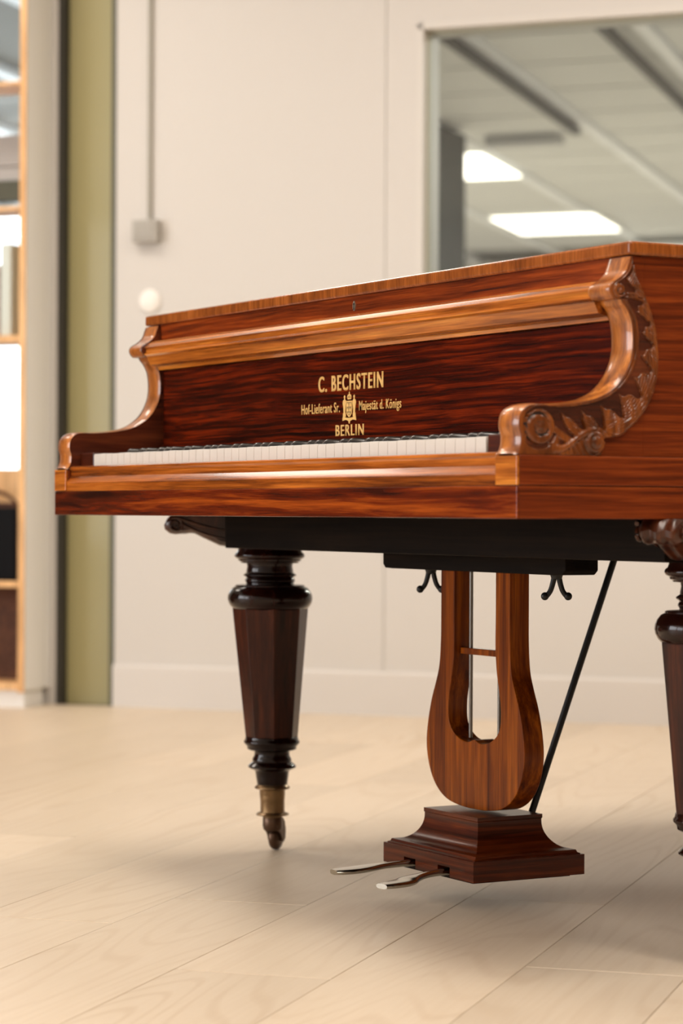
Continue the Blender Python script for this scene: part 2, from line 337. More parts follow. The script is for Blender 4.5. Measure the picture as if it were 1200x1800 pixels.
# left of the door: pier, lintel and sill around the opening behind the bookcase
bm = bmesh.new()
box(bm, -0.925, DU0, -WT, 0, 0, CEIL, T); box(bm, -2.4, -0.925, -WT, 0, 0, 0.62, T); box(bm, -2.4, -0.925, -WT, 0, 2.3, CEIL, T); box(bm, -5.0, -2.4, -WT, 0, 0, CEIL, T)
struct(obj('wall_back_left', bm, M_wall))
bb = bmesh.new(); prism(bb, [(-0.001, 0), (0.012, 0), (0.012, 0.118), (0.006, 0.125), (-0.001, 0.125)], lambda n, z, u: RW(u, n, z), DU1+0.0, 6.0)
struct(obj('baseboard_back', bb, M_trim))
# interior window
win = bpy.data.objects.new('window_1', None); C.objects.link(win); win.location = RW(1.6, 0, 1.45); win['kind'] = 'structure'
def keep(o, par):
    o.parent = par; o.matrix_parent_inverse = par.matrix_world.inverted(); return o
bpy.context.view_layer.update()
for (a, b_, c, d) in ((WU0-0.001, WU0+0.018, WZ0, WZ1), (WU1-0.018, WU1+0.001, WZ0, WZ1)):
    keep(wbox('window_frame', a, b_, c, d, -WT-0.004, 0.004, M_frame), win)
keep(wbox('window_frame', WU0, WU1, WZ1-0.018, WZ1+0.001, -WT-0.004, 0.004, M_frame), win)
keep(wbox('window_sill', WU0, WU1, WZ0-0.001, WZ0+0.02, -WT-0.004, 0.02, M_frame), win)
bm = bmesh.new(); e = 0.018; s = 0.006
box(bm, WU0+e, WU0+e+s, -0.055, -0.03, WZ0+0.02, WZ1-e, T); box(bm, WU0+e, WU1-e, -0.055, -0.03, WZ1-e-s, WZ1-e, T); box(bm, WU1-e-s, WU1-e, -0.055, -0.03, WZ0+0.02, WZ1-e, T); box(bm, WU0+e, WU1-e, -0.055, -0.03, WZ0+0.02, WZ0+0.026, T)
keep(obj('gasket', bm, M_gasket), win)
keep(wbox('pane', WU0+e+0.003, WU1-e-0.003, WZ0+0.022, WZ1-e-0.003, -0.046, -0.040, M_glass), win)

# olive door in its dark jambs
door = bpy.data.objects.new('door_1', None); C.objects.link(door); door.location = RW(-0.81, 0, 0); door['kind'] = 'structure'
bpy.context.view_layer.update()
keep(wbox('door_jamb', -0.905, -0.885, 0.0, DZ1, -0.13, -0.002, M_darkgap), door)
keep(wbox('door_leaf', -0.884, -0.747, 0.0, DZ1, -0.075, -0.035, M_olive), door)
keep(wbox('door_stile', -0.747, -0.732, 0.0, DZ1, -0.08, -0.028, M_olive, bev=0.003), door)
keep(wbox('door_jamb', -0.731, -0.7125, 0.0, DZ1, -0.13, -0.004, M_olivedark), door)
keep(wbox('door_backing', -0.9, -0.72, 0.0, DZ1, -0.13, -0.10, M_darkgap), door)
# other walls and ceiling of the room
struct(obj('wall_right', B(6.0, 6.15, -0.2, 10.5, 0, CEIL, T), flat('brown_wall', (0.16, 0.10, 0.06), 0.6)))
struct(obj('wall_front', B(-5.0, 6.15, 10.3, 10.45, 0, CEIL, T), M_wall))
bm = bmesh.new()
for (a, b_) in ((-0.2, 4.4), (7.0, 7.2), (9.8, 10.5)): box(bm, -5.15, -5.0, a, b_, 0, CEIL, T)
for (a, b_) in ((4.4, 7.0), (7.2, 9.8)): box(bm, -5.15, -5.0, a, b_, 0, 0.3, T); box(bm, -5.15, -5.0, a, b_, 2.6, CEIL, T)
struct(obj('wall_left', bm, flat('dark_olive_wall', (0.055, 0.047, 0.028), 0.6)))
for k, (a, b_) in enumerate(((4.4, 7.0), (7.2, 9.8))):
    bm = bmesh.new()
    for c in (a, (a+b_)/2-0.03, b_-0.06): box(bm, -5.12, -5.03, c, c+0.06, 0.3, 2.6, T)
    for z in (0.3, 1.0, 2.54): box(bm, -5.12, -5.03, a, b_, z, z+0.06, T)
    struct(obj('window_%d' % (k+3), bm, M_trim))
struct(obj('ceiling', B(-5.15, 6.15, -WT, 10.45, CEIL+0.0, CEIL+0.1, T), M_ceil))
for (pu, pn) in PANELS:
    r = empty('ceiling_light', 'flat square white light panel in the unseen ceiling, placed for its light on the room', 'light', RW(pu, pn, CEIL-0.02), 'ceiling lights of the piano room')
    bpy.context.view_layer.update()
    keep(obj('light_frame', B(pu-0.62, pu+0.62, pn-0.32, pn+0.32, CEIL-0.022, CEIL-0.001, T), M_white), r)
# conduit, junction box, round plate
o = obj('cable_conduit', (lambda bm: (prism(bm, [(-0.006, 0.0), (0.006, 0.0), (0.006, 0.009), (0.004, 0.012), (-0.004, 0.012), (-0.006, 0.009)], lambda p, q, z: RW(-0.601+p, q, z), 1.43, CEIL), bm)[1])(bmesh.new()), M_conduit)
tag(o, 'thin grey cable conduit running down the cream wall to the switch box', 'conduit')
sb = empty('switch_box', 'small grey surface-mounted switch box at the foot of the conduit', 'switch', RW(-0.6, 0, 1.39)); bpy.context.view_layer.update()
keep(obj('box_body', B(-0.645, -0.566, 0, 0.036, 1.362, 1.428, T), M_grey, bevel=0.003), sb)
for k in range(3):
    keep(obj('rocker', B(-0.641+0.0205*k, -0.622+0.0205*k, 0.035, 0.040, 1.375, 1.42, T), M_grey, bevel=0.0015), sb)
bm = bmesh.new(); lathe(bm, [(0.034, 0), (0.034, 0.006), (0.030, 0.009), (0.0, 0.0095)], n=40, cap=False)
bmesh.ops.transform(bm, matrix=Matrix.Translation(RW(-0.6, 0, 1.192)) @ N.to_track_quat('Z', 'Y').to_matrix().to_4x4(), verts=bm.verts)
tag(obj('wall_plate', bm, M_whiteplate, smooth=40), 'round white blank plate on the cream wall below the switch box', 'plate')

# ---------------------------------------------------------------- neighbouring room behind the glass
FH = 2.7
bm = bmesh.new(); box(bm, -6, 9, -16, -WT-0.001, FH+0.02, FH+0.1, T); struct(obj('ceiling_far', bm, M_fargap))
fc = bpy.data.objects['ceiling_far']
def GW(a, n, z): return RW(a+SK*n, n, z)
grid_a = [0.15+0.79*k for k in range(-8, 9)]
nn = -0.4; rows = []
steps = [0.72, 0.76, 0.6]
y = -0.35; i = 0
while y > -15: 
    st_ = 0.72; rows.append((y-st_+0.03, y)); y -= st_
lights = {}
for (n0, n1) in rows:
    for a in grid_a:
        p = GW(a+0.4, (n0+n1)/2, FH); d = p-CAM; z = d.dot(fw)
        x = 600+4343*d.dot(rt)/z; yy = 900-4343*d.dot(up)/z
        if 640 < x < 1350 and 0 < yy < 560 and z < 20:
            keep(obj('ceiling_tile', B(a+0.035, a+0.755, n0, n1, FH-0.002, FH+0.015, GW), M_farceil), fc)
bm = bmesh.new()
for a in grid_a: box(bm, a-0.035, a+0.03, -16, -0.2, FH-0.03, FH+0.01, GW)
gb = obj('ceiling_grid_bar', bm, M_fargrid, fc); gb['kind'] = 'stuff'
for a in (-0.665, 0.03):
    bm = B(a-0.02, a+0.02, -6.3, -0.3, FH-0.09, FH-0.05, GW)
    tag(obj('ceiling_track', bm, M_rail2), 'dark hanging track under the ceiling behind the glass, ' + ('left one' if a < 0 else 'right one'), 'track')
def lpanel(a0, a1, n0, n1, lab):
    r = empty('ceiling_light', lab, 'light', GW((a0+a1)/2, (n0+n1)/2, FH)); bpy.context.view_layer.update()
    keep(obj('diffuser', B(a0, a1, n0, n1, FH-0.035, FH-0.02, GW), M_panel), r)
    keep(obj('light_frame', B(a0-0.03, a1+0.03, n0-0.03, n1+0.03, FH-0.028, FH-0.003, GW), M_white), r)
lpanel(-2.14, -1.43, -8.2, -7.2, 'bright light panel beyond the glass next to the dark pillar')
lpanel(-2.14, -1.40, -11.25, -10.25, 'bright light panel beyond the glass just above the piano lid')
# duct, pillar, lamp, back walls
tag(obj('pillar', B(-2.12, -1.665, -6.5, -5.98, 0, FH-0.0315, T), M_pillar, bevel=0.01), 'dark grey square pillar behind the window glass', 'pillar')
bm = B(-1.62, -1.2, -6.85, -6.7, FH-0.06, FH-0.005, T); tag(obj('air_grille', bm, M_greypaint), 'slim grey air grille on the ceiling beyond the dark pillar', 'grille')
bm = bmesh.new(); ball(bm, RW(-1.82, -5.965, 2.20), 0.022); tag(obj('wall_lamp', bm, M_bulb, smooth=60), 'tiny glowing lamp on the dark pillar', 'lamp')
for nmz, args, mt in (('wall_far', (-6, 9, -16.2, -16, 0, FH+0.1), M_wall), ('wall_far_right', (9, 9.2, -16.2, -WT, 0, FH+0.1), M_wall)):
    struct(obj(nmz, B(*args, T), mt))
bm = bmesh.new(); prism(bm, [(-0.93, -0.141), (-6.1, -12.4), (-6.1, -16.2), (-6.2, -16.2), (-6.2, -12.4), (-1.0, -0.141)], lambda u, n, z: RW(u, n, z), 0, FH+0.1); struct(obj('wall_far_left', bm, M_wall))
struct(obj('floor_far', B(-6, 9, -16, -WT, -0.1, -0.002, T), flat('far_floor', (0.5, 0.46, 0.40), 0.5)))
struct(obj('beam_far', B(-6, 9, -13.6, -13.2, 2.25, FH-0.031, T), M_wall))
tag(obj('ventilation_duct', B(-2.2, 1.8, -12.4, -12.0, FH-0.32, FH-0.04, T), M_white, bevel=0.04), 'pale box duct under the far ceiling at the right of the glass', 'duct')

# ---------------------------------------------------------------- bookcase at the left edge, in front of a glazed opening
bc = empty('bookcase', 'white open bookcase with plywood edges at the left edge beside the olive door', 'bookcase', RW(-1.4, 0.1, 0)); bpy.context.view_layer.update()
SU = -0.92; FN = 0.168; BH = 2.6; SL = -1.9
def bpart(name, u0, u1, n0, n1, z0, z1, mat, bev=0.0): return keep(obj(name, B(u0, u1, n0, n1, z0, z1, T), mat, bevel=bev), bc)
bpart('side_panel', SU-0.016, SU, 0.004, FN, 0.052, BH, M_white, 0.001)
bpart('side_panel', SL, SL+0.016, 0.004, FN, 0.052, BH, M_white)
bpart('edge_strip', SU-0.020, SU-0.0005, FN-0.0005, FN+0.006, 0.045, BH, M_ply)
bpart('edge_strip', SL, SL+0.02, FN-0.0005, FN+0.006, 0.045, BH, M_ply)
bpart('side_liner', SU-0.022, SU-0.0165, 0.006, FN, 0.066, BH, M_ply)
bpart('plinth', SL+0.03, SU-0.012, 0.03, FN-0.02, 0.0, 0.052, M_white)
for z, th in ((1.820, 0.010), (1.455, 0.010), (1.068, 0.020), (0.352, 0.018), (0.052, 0.020)):
    bpart('shelf', SL+0.017, SU-0.0225, 0.006, FN+0.004, z, z+th, M_ply)
bpart('back_panel', SL+0.017, SU-0.0225, 0.006, 0.016, 0.0725, 0.6, M_brown)
bpart('back_panel', SL+0.017, SU-0.0225, 0.006, 0.016, 0.6005, 0.70, M_ply)
sp = empty('loudspeaker', 'black box loudspeaker on a bookcase shelf at the left edge', 'speaker', RW(-1.1, 0.08, 0.37)); bpy.context.view_layer.update()
keep(obj('cabinet', B(-1.3, -0.953, 0.02, 0.16, 0.3705, 0.585, T), M_blackbox, bevel=0.006), sp)
bm = bmesh.new(); lathe(bm, [(0.075, 0), (0.075, 0.006), (0.06, 0.004), (0.02, -0.004), (0, -0.004)], n=32, cap=False)
bmesh.ops.transform(bm, matrix=Matrix.Translation(RW(-1.13, 0.161, 0.47)) @ N.to_track_quat('Z', 'Y').to_matrix().to_4x4(), verts=bm.verts)
keep(obj('speaker_cone', bm, M_blackbox, smooth=40), sp)
bm = bmesh.new(); tube(bm, [RW(-1.09+0.10*math.cos(t_), 0.09, 0.584+0.052*math.sin(t_)) for t_ in [PI*k/14 for k in range(15)]], 0.006, 8); keep(obj('carry_handle', bm, M_brown, smooth=60), sp)
# glazed opening behind the shelves: frame bars, sill and pane; daylight comes from the sky beyond
win2 = bpy.data.objects.new('window_2', None); C.objects.link(win2); win2.location = RW(-1.6, -0.05, 1.4); win2['kind'] = 'structure'; bpy.context.view_layer.update()
keep(wbox('window_frame', -2.4, -0.925, 0.62, 0.70, -0.12, -0.02, M_greenbar), win2)
keep(wbox('window_bar', -2.4, -0.925, 1.62, 1.712, -0.12, -0.06, M_greypaint), win2)
keep(wbox('window_bar', -2.4, -0.925, 1.515, 1.575, -0.12, -0.06, M_greenbar), win2)
keep(wbox('window_blind', -2.4, -0.925, 1.577, 1.619, -0.11, -0.07, M_greypaint), win2)
keep(wbox('pane', -2.4, -0.925, 0.70, 2.3, -0.095, -0.09, M_glass), win2)
keep(wbox('window_frame', -2.4, -0.925, 2.24, 2.3, -0.12, -0.06, M_trim), win2)
# things standing on the lit shelves
for (u0, u1, z0, z1, col, lab) in ((-1.075, -1.03, 1.089, 1.30, (0.62, 0.45, 0.40), 'pale pink book standing on the shelf at the left edge, outer one'), (-1.02, -0.985, 1.089, 1.36, (0.60, 0.66, 0.62), 'pale green book standing on the shelf at the left edge, inner one')):
    r = empty('book', lab, 'book', RW(u0, 0.08, z0)); bpy.context.view_layer.update()
    mt = flat('book_cover', col, 0.6)
    keep(obj('book_cover', B(u0, u1, 0.03, 0.14, z0, z1, T), mt, bevel=0.003), r)
    keep(obj('page_block', B(u0+0.004, u1-0.004, 0.033, 0.137, z1-0.001, z1+0.0006, T), M_white), r)

# unseen bench added past the left edge to throw soft shade on the floor
bn = empty('added_shade_bench', 'dark padded bench added unseen beyond the left edge to shade the floor beside the piano', 'bench', RW(-0.85, 2.35, 0)); bpy.context.view_layer.update()
keep(obj('cushion', B(-1.45, -0.32, 2.05, 2.62, 0.42, 0.53, T), M_brown, bevel=0.02, seg=3), bn)
keep(obj('seat_box', B(-1.43, -0.34, 2.07, 2.60, 0.12, 0.4195, T), M_brown, bevel=0.004), bn)
for a_ in (-1.42, -0.40):
    for b_ in (2.08, 2.54): keep(obj('leg', B(a_, a_+0.05, b_, b_+0.05, 0.0003, 0.1195, T), M_black, bevel=0.003), bn)

# ================================================================= THE PIANO
P = empty('grand_piano', 'antique rosewood grand piano with carved cheeks and closed lid on pale oak floor', 'piano', (0, 0, 0))
HW = 0.69
# keybed rail
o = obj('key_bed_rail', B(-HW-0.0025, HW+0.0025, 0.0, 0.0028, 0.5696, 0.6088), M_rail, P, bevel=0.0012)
obj('key_bed', B(-HW+0.027, HW-0.027, 0.003, 0.62, 0.5705, 0.6085), M_black, P)
# side bands (outer faces seen from the right)
for s in (-1, 1):
    obj('side_rail_lower', B(min(s*0.664, s*0.6925), max(s*0.664, s*0.6925), 0.0029, 0.80, 0.5696, 0.6086), M_side, P, bevel=0.0012)
    obj('side_rail_upper', B(min(s*0.6465, s*0.6935), max(s*0.6465, s*0.6935), 0.0035, 0.80, 0.6093, 0.6452), [M_side], P, bevel=0.0015)
    obj('rail_end_block', B(min(s*0.6466, s*0.6925), max(s*0.6466, s*0.6925), -0.0005, 0.0034, 0.6094, 0.6440), M_mould, P, bevel=0.0008)
# key slip: flat lower fascia, sloping bead, recessed upper fascia
prof = [(0.0225, 0.6090), (0.0020, 0.6090), (0.0020, 0.6215), (0.0006, 0.6222), (0.0010, 0.6232), (0.0082, 0.6316), (0.0090, 0.6330), (0.0090, 0.6420), (0.0070, 0.6450), (0.0075, 0.6480), (0.0100, 0.6495), (0.0225, 0.6495)]
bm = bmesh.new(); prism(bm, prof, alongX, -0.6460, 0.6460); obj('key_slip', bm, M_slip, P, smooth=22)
# key blocks
for s in (-1, 1):
    obj('key_block', B(min(s*0.590, s*0.6435), max(s*0.590, s*0.6435), 0.0250, 0.155, 0.6100, 0.6715), M_base, P, bevel=0.002)
# keys: 50 naturals, 35 sharps
KW = 1.175/50; x0 = -0.5875
def whitemesh():
    bm = bmesh.new(); g = 0.00045
    box(bm, g, KW-g, 0.0245, 0.172, 0.6120, 0.6692)
    bmesh.ops.bevel(bm, geom=[e for e in bm.edges if all(v.co.y < 0.03 and v.co.z > 0.66 for v in e.verts)], offset=0.0012, segments=2, affect='EDGES')
    bmesh.ops.recalc_face_normals(bm, faces=bm.faces)
    me = bpy.data.meshes.new('white_key'); bm.to_mesh(me); bm.free(); me.materials.append(M_ivory); return me
def blackmesh():
    bm = bmesh.new()
    pr = [(0.072, 0.6692), (0.0734, 0.6738), (0.0762, 0.6772), (0.0800, 0.6786), (0.172, 0.6786), (0.172, 0.6692)]
    prism(bm, pr, alongX, -0.0048, 0.0048)
    bmesh.ops.bevel(bm, geom=list(bm.edges), offset=0.0009, segments=2, affect='EDGES')
    bmesh.ops.recalc_face_normals(bm, faces=bm.faces)
    me = bpy.data.meshes.new('black_key'); bm.to_mesh(me); bm.free(); me.materials.append(M_ebony)
    for p in me.polygons: p.use_smooth = True
    return me
wm, bkm = whitemesh(), blackmesh()
for k in range(50):
    o = bpy.data.objects.new('white_key', wm); C.objects.link(o); o.parent = P; o.location = (x0+k*KW, 0, 0.0003*math.sin(k*1.7))
    note = k % 7           # A B C D E F G
    if k < 49 and note in (0, 2, 3, 5, 6):
        o = bpy.data.objects.new('black_key', bkm); C.objects.link(o); o.parent = P; o.location = (x0+(k+1)*KW, 0, 0)
obj('key_back_felt', B(-0.588, 0.588, 0.1722, 0.1765, 0.655, 0.6808), M_felt, P)
# fallboard, upper panel, keyhole
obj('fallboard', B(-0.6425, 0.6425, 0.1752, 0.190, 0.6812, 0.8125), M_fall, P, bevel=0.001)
obj('upper_panel', B(-0.6425, 0.6425, 0.1700, 0.189, 0.8620, 0.8890), M_upper, P)
mprof = [(0.189, 0.8630), (0.168, 0.8630), (0.1560, 0.8608), (0.1475, 0.8565), (0.1440, 0.8532), (0.1402, 0.8500), (0.1402, 0.8490), (0.1425, 0.8482),
         (0.1425, 0.8418), (0.1393, 0.8388), (0.1393, 0.8376), (0.1438, 0.8352), (0.1485, 0.8262), (0.1505, 0.8212), (0.1640, 0.8175), (0.1665, 0.8130), (0.189, 0.8130)]
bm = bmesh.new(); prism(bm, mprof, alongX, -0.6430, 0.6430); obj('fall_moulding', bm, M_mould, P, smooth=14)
bm = bmesh.new()
ring = [(0.0035*math.cos(a), 0.0072*math.sin(a)) for a in [2*PI*k/24 for k in range(24)]]
prism(bm, ring, lambda x, z, y: (0.010+x, y, 0.8752+z), 0.1690, 0.1702); esc = obj('keyhole_escutcheon', bm, M_nickel, P)
bm = bmesh.new()
kh = [(0.0016*math.cos(a), 0.0025+0.0018*math.sin(a)) for a in [(-0.35*PI)+1.7*PI*k/12 for k in range(13)]] + [(-0.0007, -0.001), (-0.0011, -0.0058), (0.0011, -0.0058), (0.0007, -0.001)]
prism(bm, kh, lambda x, z, y: (0.010+x, y, 0.8752+z), 0.1684, 0.1691); obj('keyhole', bm, M_felt, esc)
# case
def casepoly(o=0.0, yf=0.19):
    pts = [(-0.683-o, yf), (0.683+o, yf), (0.683+o, 0.70)]
    cur = crom([(0.683+o, 0.72, 0), (0.655+o, 0.90, 0), (0.54+o, 1.10, 0), (0.36+o, 1.26, 0), (0.16+o, 1.42, 0), (0.04+o, 1.60, 0), (0.0+o, 1.78, 0), (-0.07+o*.7, 1.92+o*.7, 0), (-0.22, 1.995+o, 0), (-0.46, 2.0+o, 0), (-0.60, 1.96+o, 0), (-0.67-o*.7, 1.87+o*.7, 0), (-0.683-o, 1.72, 0)], 6)
    pts += [(p.x, p.y) for p in cur]
    return pts
bm = bmesh.new(); prism(bm, casepoly(0.0), lambda x, y, z: (x, y, z), 0.6458, 0.8888); obj('case', bm, M_side, P, smooth=20)
bm = bmesh.new(); prism(bm, casepoly(-0.004, 0.80), lambda x, y, z: (x, y, z), 0.5705, 0.6455); obj('case_bottom', bm, M_side, P, smooth=20)
# lid with overhanging rounded front
lp = casepoly(0.008, 0.1625)
bm = bmesh.new(); prism(bm, lp, lambda x, y, z: (x, y, z), 0.8893, 0.9062); lid = obj('lid', bm, M_lid, P, bevel=0.0035, seg=3)
# cheek arms -------------------------------------------------------------
INN = [(0.000, 0.6458), (0.0030, 0.6490), (0.0062, 0.6560), (0.0070, 0.6680), (0.0042, 0.6780), (0.0042, 0.6860), (0.0072, 0.6955), (0.0165, 0.7030), (0.0290, 0.7052), (0.0430, 0.7050), (0.0640, 0.7060), (0.0840, 0.7081), (0.1010, 0.7110), (0.1169, 0.7152), (0.1320, 0.7220), (0.1461, 0.7323), (0.1560, 0.7440), (0.1628, 0.7568), (0.1672, 0.7705), (0.1684, 0.7845), (0.1676, 0.7990), (0.1650, 0.8119), (0.1590, 0.8235), (0.1525, 0.8310)]
STEP = [(0.1505, 0.8345), (0.1400, 0.8352)]
NUB = [(0.1362, 0.8385), (0.1335, 0.8430), (0.1330, 0.8480), (0.1352, 0.8525), (0.1400, 0.8560), (0.1460, 0.8595), (0.1520, 0.8640), (0.1575, 0.8700), (0.1600, 0.8760), (0.1625, 0.8830), (0.1640, 0.8872)]
inner = [Vector((a, b, 0)) for a, b in INN]
inner = crom(inner, 4); inner = [(p.x, p.y) for p in inner] + STEP + [(p.x, p.y) for p in crom([Vector((a, b, 0)) for a, b in NUB], 3)]
OUT = [(0.095, 0.6458), (0.120, 0.6458), (0.1256, 0.6520), (0.1262, 0.6600), (0.1240, 0.6655), (0.1506, 0.6700), (0.1640, 0.6790), (0.1780, 0.6905), (0.1895, 0.7040), (0.1985, 0.7190), (0.2040, 0.7360), (0.2068, 0.7560), (0.2066, 0.7780), (0.2030, 0.8000), (0.1975, 0.8180), (0.1900, 0.8350), (0.1815, 0.8510), (0.1745, 0.8650), (0.1705, 0.8780), (0.1695, 0.8872)]
outer = [(p.x, p.y) for p in crom([Vector((a, b, 0)) for a, b in OUT], 4)]
def clen(pts):
    L = [0]
    for a, b in zip(pts, pts[1:]): L.append(L[-1]+math.dist(a, b))
    return L
def at(pts, L, f):
    d = f*L[-1]
    for i in range(len(pts)-1):
        if L[i+1] >= d:
            t = (d-L[i])/max(1e-9, L[i+1]-L[i]); return (pts[i][0]+(pts[i+1][0]-pts[i][0])*t, pts[i][1]+(pts[i+1][1]-pts[i][1])*t)
    return pts[-1]
# correspondences inner point index -> outer point (by hand), then interpolate
Li = clen(inner); Lo = clen(outer)
def nearest(pts, L, q):
    i = min(range(len(pts)), key=lambda k: math.dist(pts[k], q)); return L[i]/L[-1]
pairs = [((0.0, 0.6458), (0.095, 0.6458)), ((0.0062, 0.656), (0.12, 0.6458)), ((0.0042, 0.682), (0.1262, 0.66)), ((0.0290, 0.7052), (0.1345, 0.667)), ((0.064, 0.706), (0.1575, 0.674)), ((0.101, 0.711), (0.178, 0.6905)), ((0.132, 0.722), (0.1985, 0.719)), ((0.156, 0.744), (0.2062, 0.747)),
         ((0.1684, 0.7845), (0.2058, 0.785)), ((0.159, 0.8235), (0.1975, 0.818)), ((0.1525, 0.831), (0.192, 0.831)), ((0.140, 0.8352), (0.187, 0.841)), ((0.1335, 0.8455), (0.182, 0.850)), ((0.146, 0.8595), (0.1755, 0.863)), ((0.1575, 0.87), (0.1715, 0.8745)), ((0.164, 0.8872), (0.1695, 0.8872))]
fi = [nearest(inner, Li, a) for a, b in pairs]; fo_ = [nearest(outer, Lo, b) for a, b in pairs]
fi[0] = fo_[0] = 0; fi[-1] = fo_[-1] = 1
def interp(x, xs, ys):
    for i in range(len(xs)-1):
        if x <= xs[i+1]+1e-12: return ys[i]+(ys[i+1]-ys[i])*(x-xs[i])/max(1e-9, xs[i+1]-xs[i])
    return ys[-1]
NS, NT = 340, 56
VC = (0.0325, 0.6785)                         # centre of the big volute (Y, Z)
VC2 = (0.1475, 0.8455)                        # small volute at the top
def sstep(a, b, x):
    t = max(0, min(1, (x-a)/(b-a))); return t*t*(3-2*t)
def relief(Y, Z, s, t, W):
    """height of the carving (m) at arc length s along the inner edge, distance t from it"""
    rim = 0.0085 if s > 0.10 else 0.0065
    GD = 0.0052; ground = False
    h = -GD
    # rounded rim along the front edge
    if t < rim:
        h = 0.0 - 0.0009*sstep(rim*0.45, rim*0.6, t)+0.0009*sstep(rim*0.6, rim*0.75, t)
    elif t < rim+0.0012: h = -GD*sstep(rim, rim+0.0012, t); ground = True
    else:
        # leaves hang from the outer edge, their tips pointing up to the rim
        PER = 0.0285; sl = 0.85
        q = (s+sl*(t-rim)+0.010)/PER; ph = 1-(q-math.floor(q))      # 0 just under one tip .. 1 at the next tip
        lobe = 0.045*math.sin(ph*PI*3.0)
        tb = rim+(W-rim)*(0.10+0.62*(1-ph)**0.8+lobe)
        if t > tb:
            d = t-tb; ww = max(0.004, W-tb)
            dome = math.sin(min(1, d/ww)*PI*0.62)
            h = -GD+(GD+0.0012)*sstep(0, 0.0012, d)*(0.55+0.45*dome)
            vein = math.sin((s*0.55+t*1.5)*2*PI/0.0062+2*math.sin(ph*3))
            h += 0.00055*vein*sstep(0.0015, 0.005, d)*sstep(0.25, 0.6, t/W)
            h -= 0.0032*math.exp(-(ph/0.10)**2)*(1-sstep(0.55*W, 0.9*W, t))
            h -= 0.0014*math.exp(-((ph-0.5)/0.05)**2)*sstep(0.002, 0.006, d)
        else:
            h += 0.0007*noise.noise(Vector((Y*420, Z*420, 0)))+0.0005*noise.noise(Vector((Y*900, Z*900, 3)))
            ground = True
        # rounding off at the outer edge
    e = W-t
    if e < 0.006: h -= 0.0032*(1-e/0.006)**2
    # big volute at the nose
    for (cy, cz), R, turns in ((VC, 0.0205, 1.6), (VC2, 0.0085, 1.2)):
        dy, dz = Y-cy, Z-cz; r = math.hypot(dy, dz)
        if r < R*1.18:
            th = math.atan2(dz, -dy)/(2*PI)
            k = (r/R*turns+th) % 1.0
            sp_ = 0.0012+0.0024*(1-r/R*0.55) - 0.0030*math.exp(-((k-0.5)/0.13)**2)
            if r < R*0.30: sp_ = 0.0040-0.002*(r/(R*0.3))**2
            bl = sstep(R*1.18, R*0.98, r) if False else 1-sstep(R*0.98, R*1.18, r)
            h = h*(1-bl)+sp_*bl
            if bl > 0.5: ground = abs(k-0.5) < 0.13 and r > R*0.30
            if R*0.98 < r < R*1.18 and t > rim: h -= 0.0022*math.sin((r/R-0.98)/0.20*PI)
    # plain swell below the volute, at the nose foot
    if Y < 0.075 and Z < VC[1]-0.010:
        dy, dz = Y-VC[0], Z-VC[1]; r = math.hypot(dy, dz)
        bl = sstep(0.0235, 0.0275, r)*(1-sstep(0.052, 0.075, Y))
        h = h*(1-bl)+(-0.0004)*bl
        if bl > 0.5: ground = False
    # tail scroll: stem sweeping to the curl at the foot
    if 0.045 < Y < 0.135 and Z < 0.690:
        zc = 0.6525+0.0225*sstep(0.06, 0.108, Y)
        d = abs(Z-zc); 
        bl = (1-sstep(0.0035, 0.0055, d))*sstep(0.045, 0.07, Y)*(1-sstep(0.112, 0.116, Y))
        h = h*(1-bl)+(0.0022*math.cos(min(1, d/0.0055)*PI/2))*bl
        if bl > 0.5: ground = False
        if Z < zc-0.0055 and Y > 0.07 and Y < 0.112:
            h = -0.001+0.0006*math.sin((Y+Z*0.6)*2*PI/0.009); ground = False
        dy, dz = Y-0.113, Z-0.6615; r = math.hypot(dy, dz)
        if r < 0.0135:
            h = 0.0055*math.sqrt(max(0, 1-(r/0.0135)**2))+0.0005 - 0.002*math.exp(-((r-0.008)/0.0016)**2); ground = False
    return h, ground
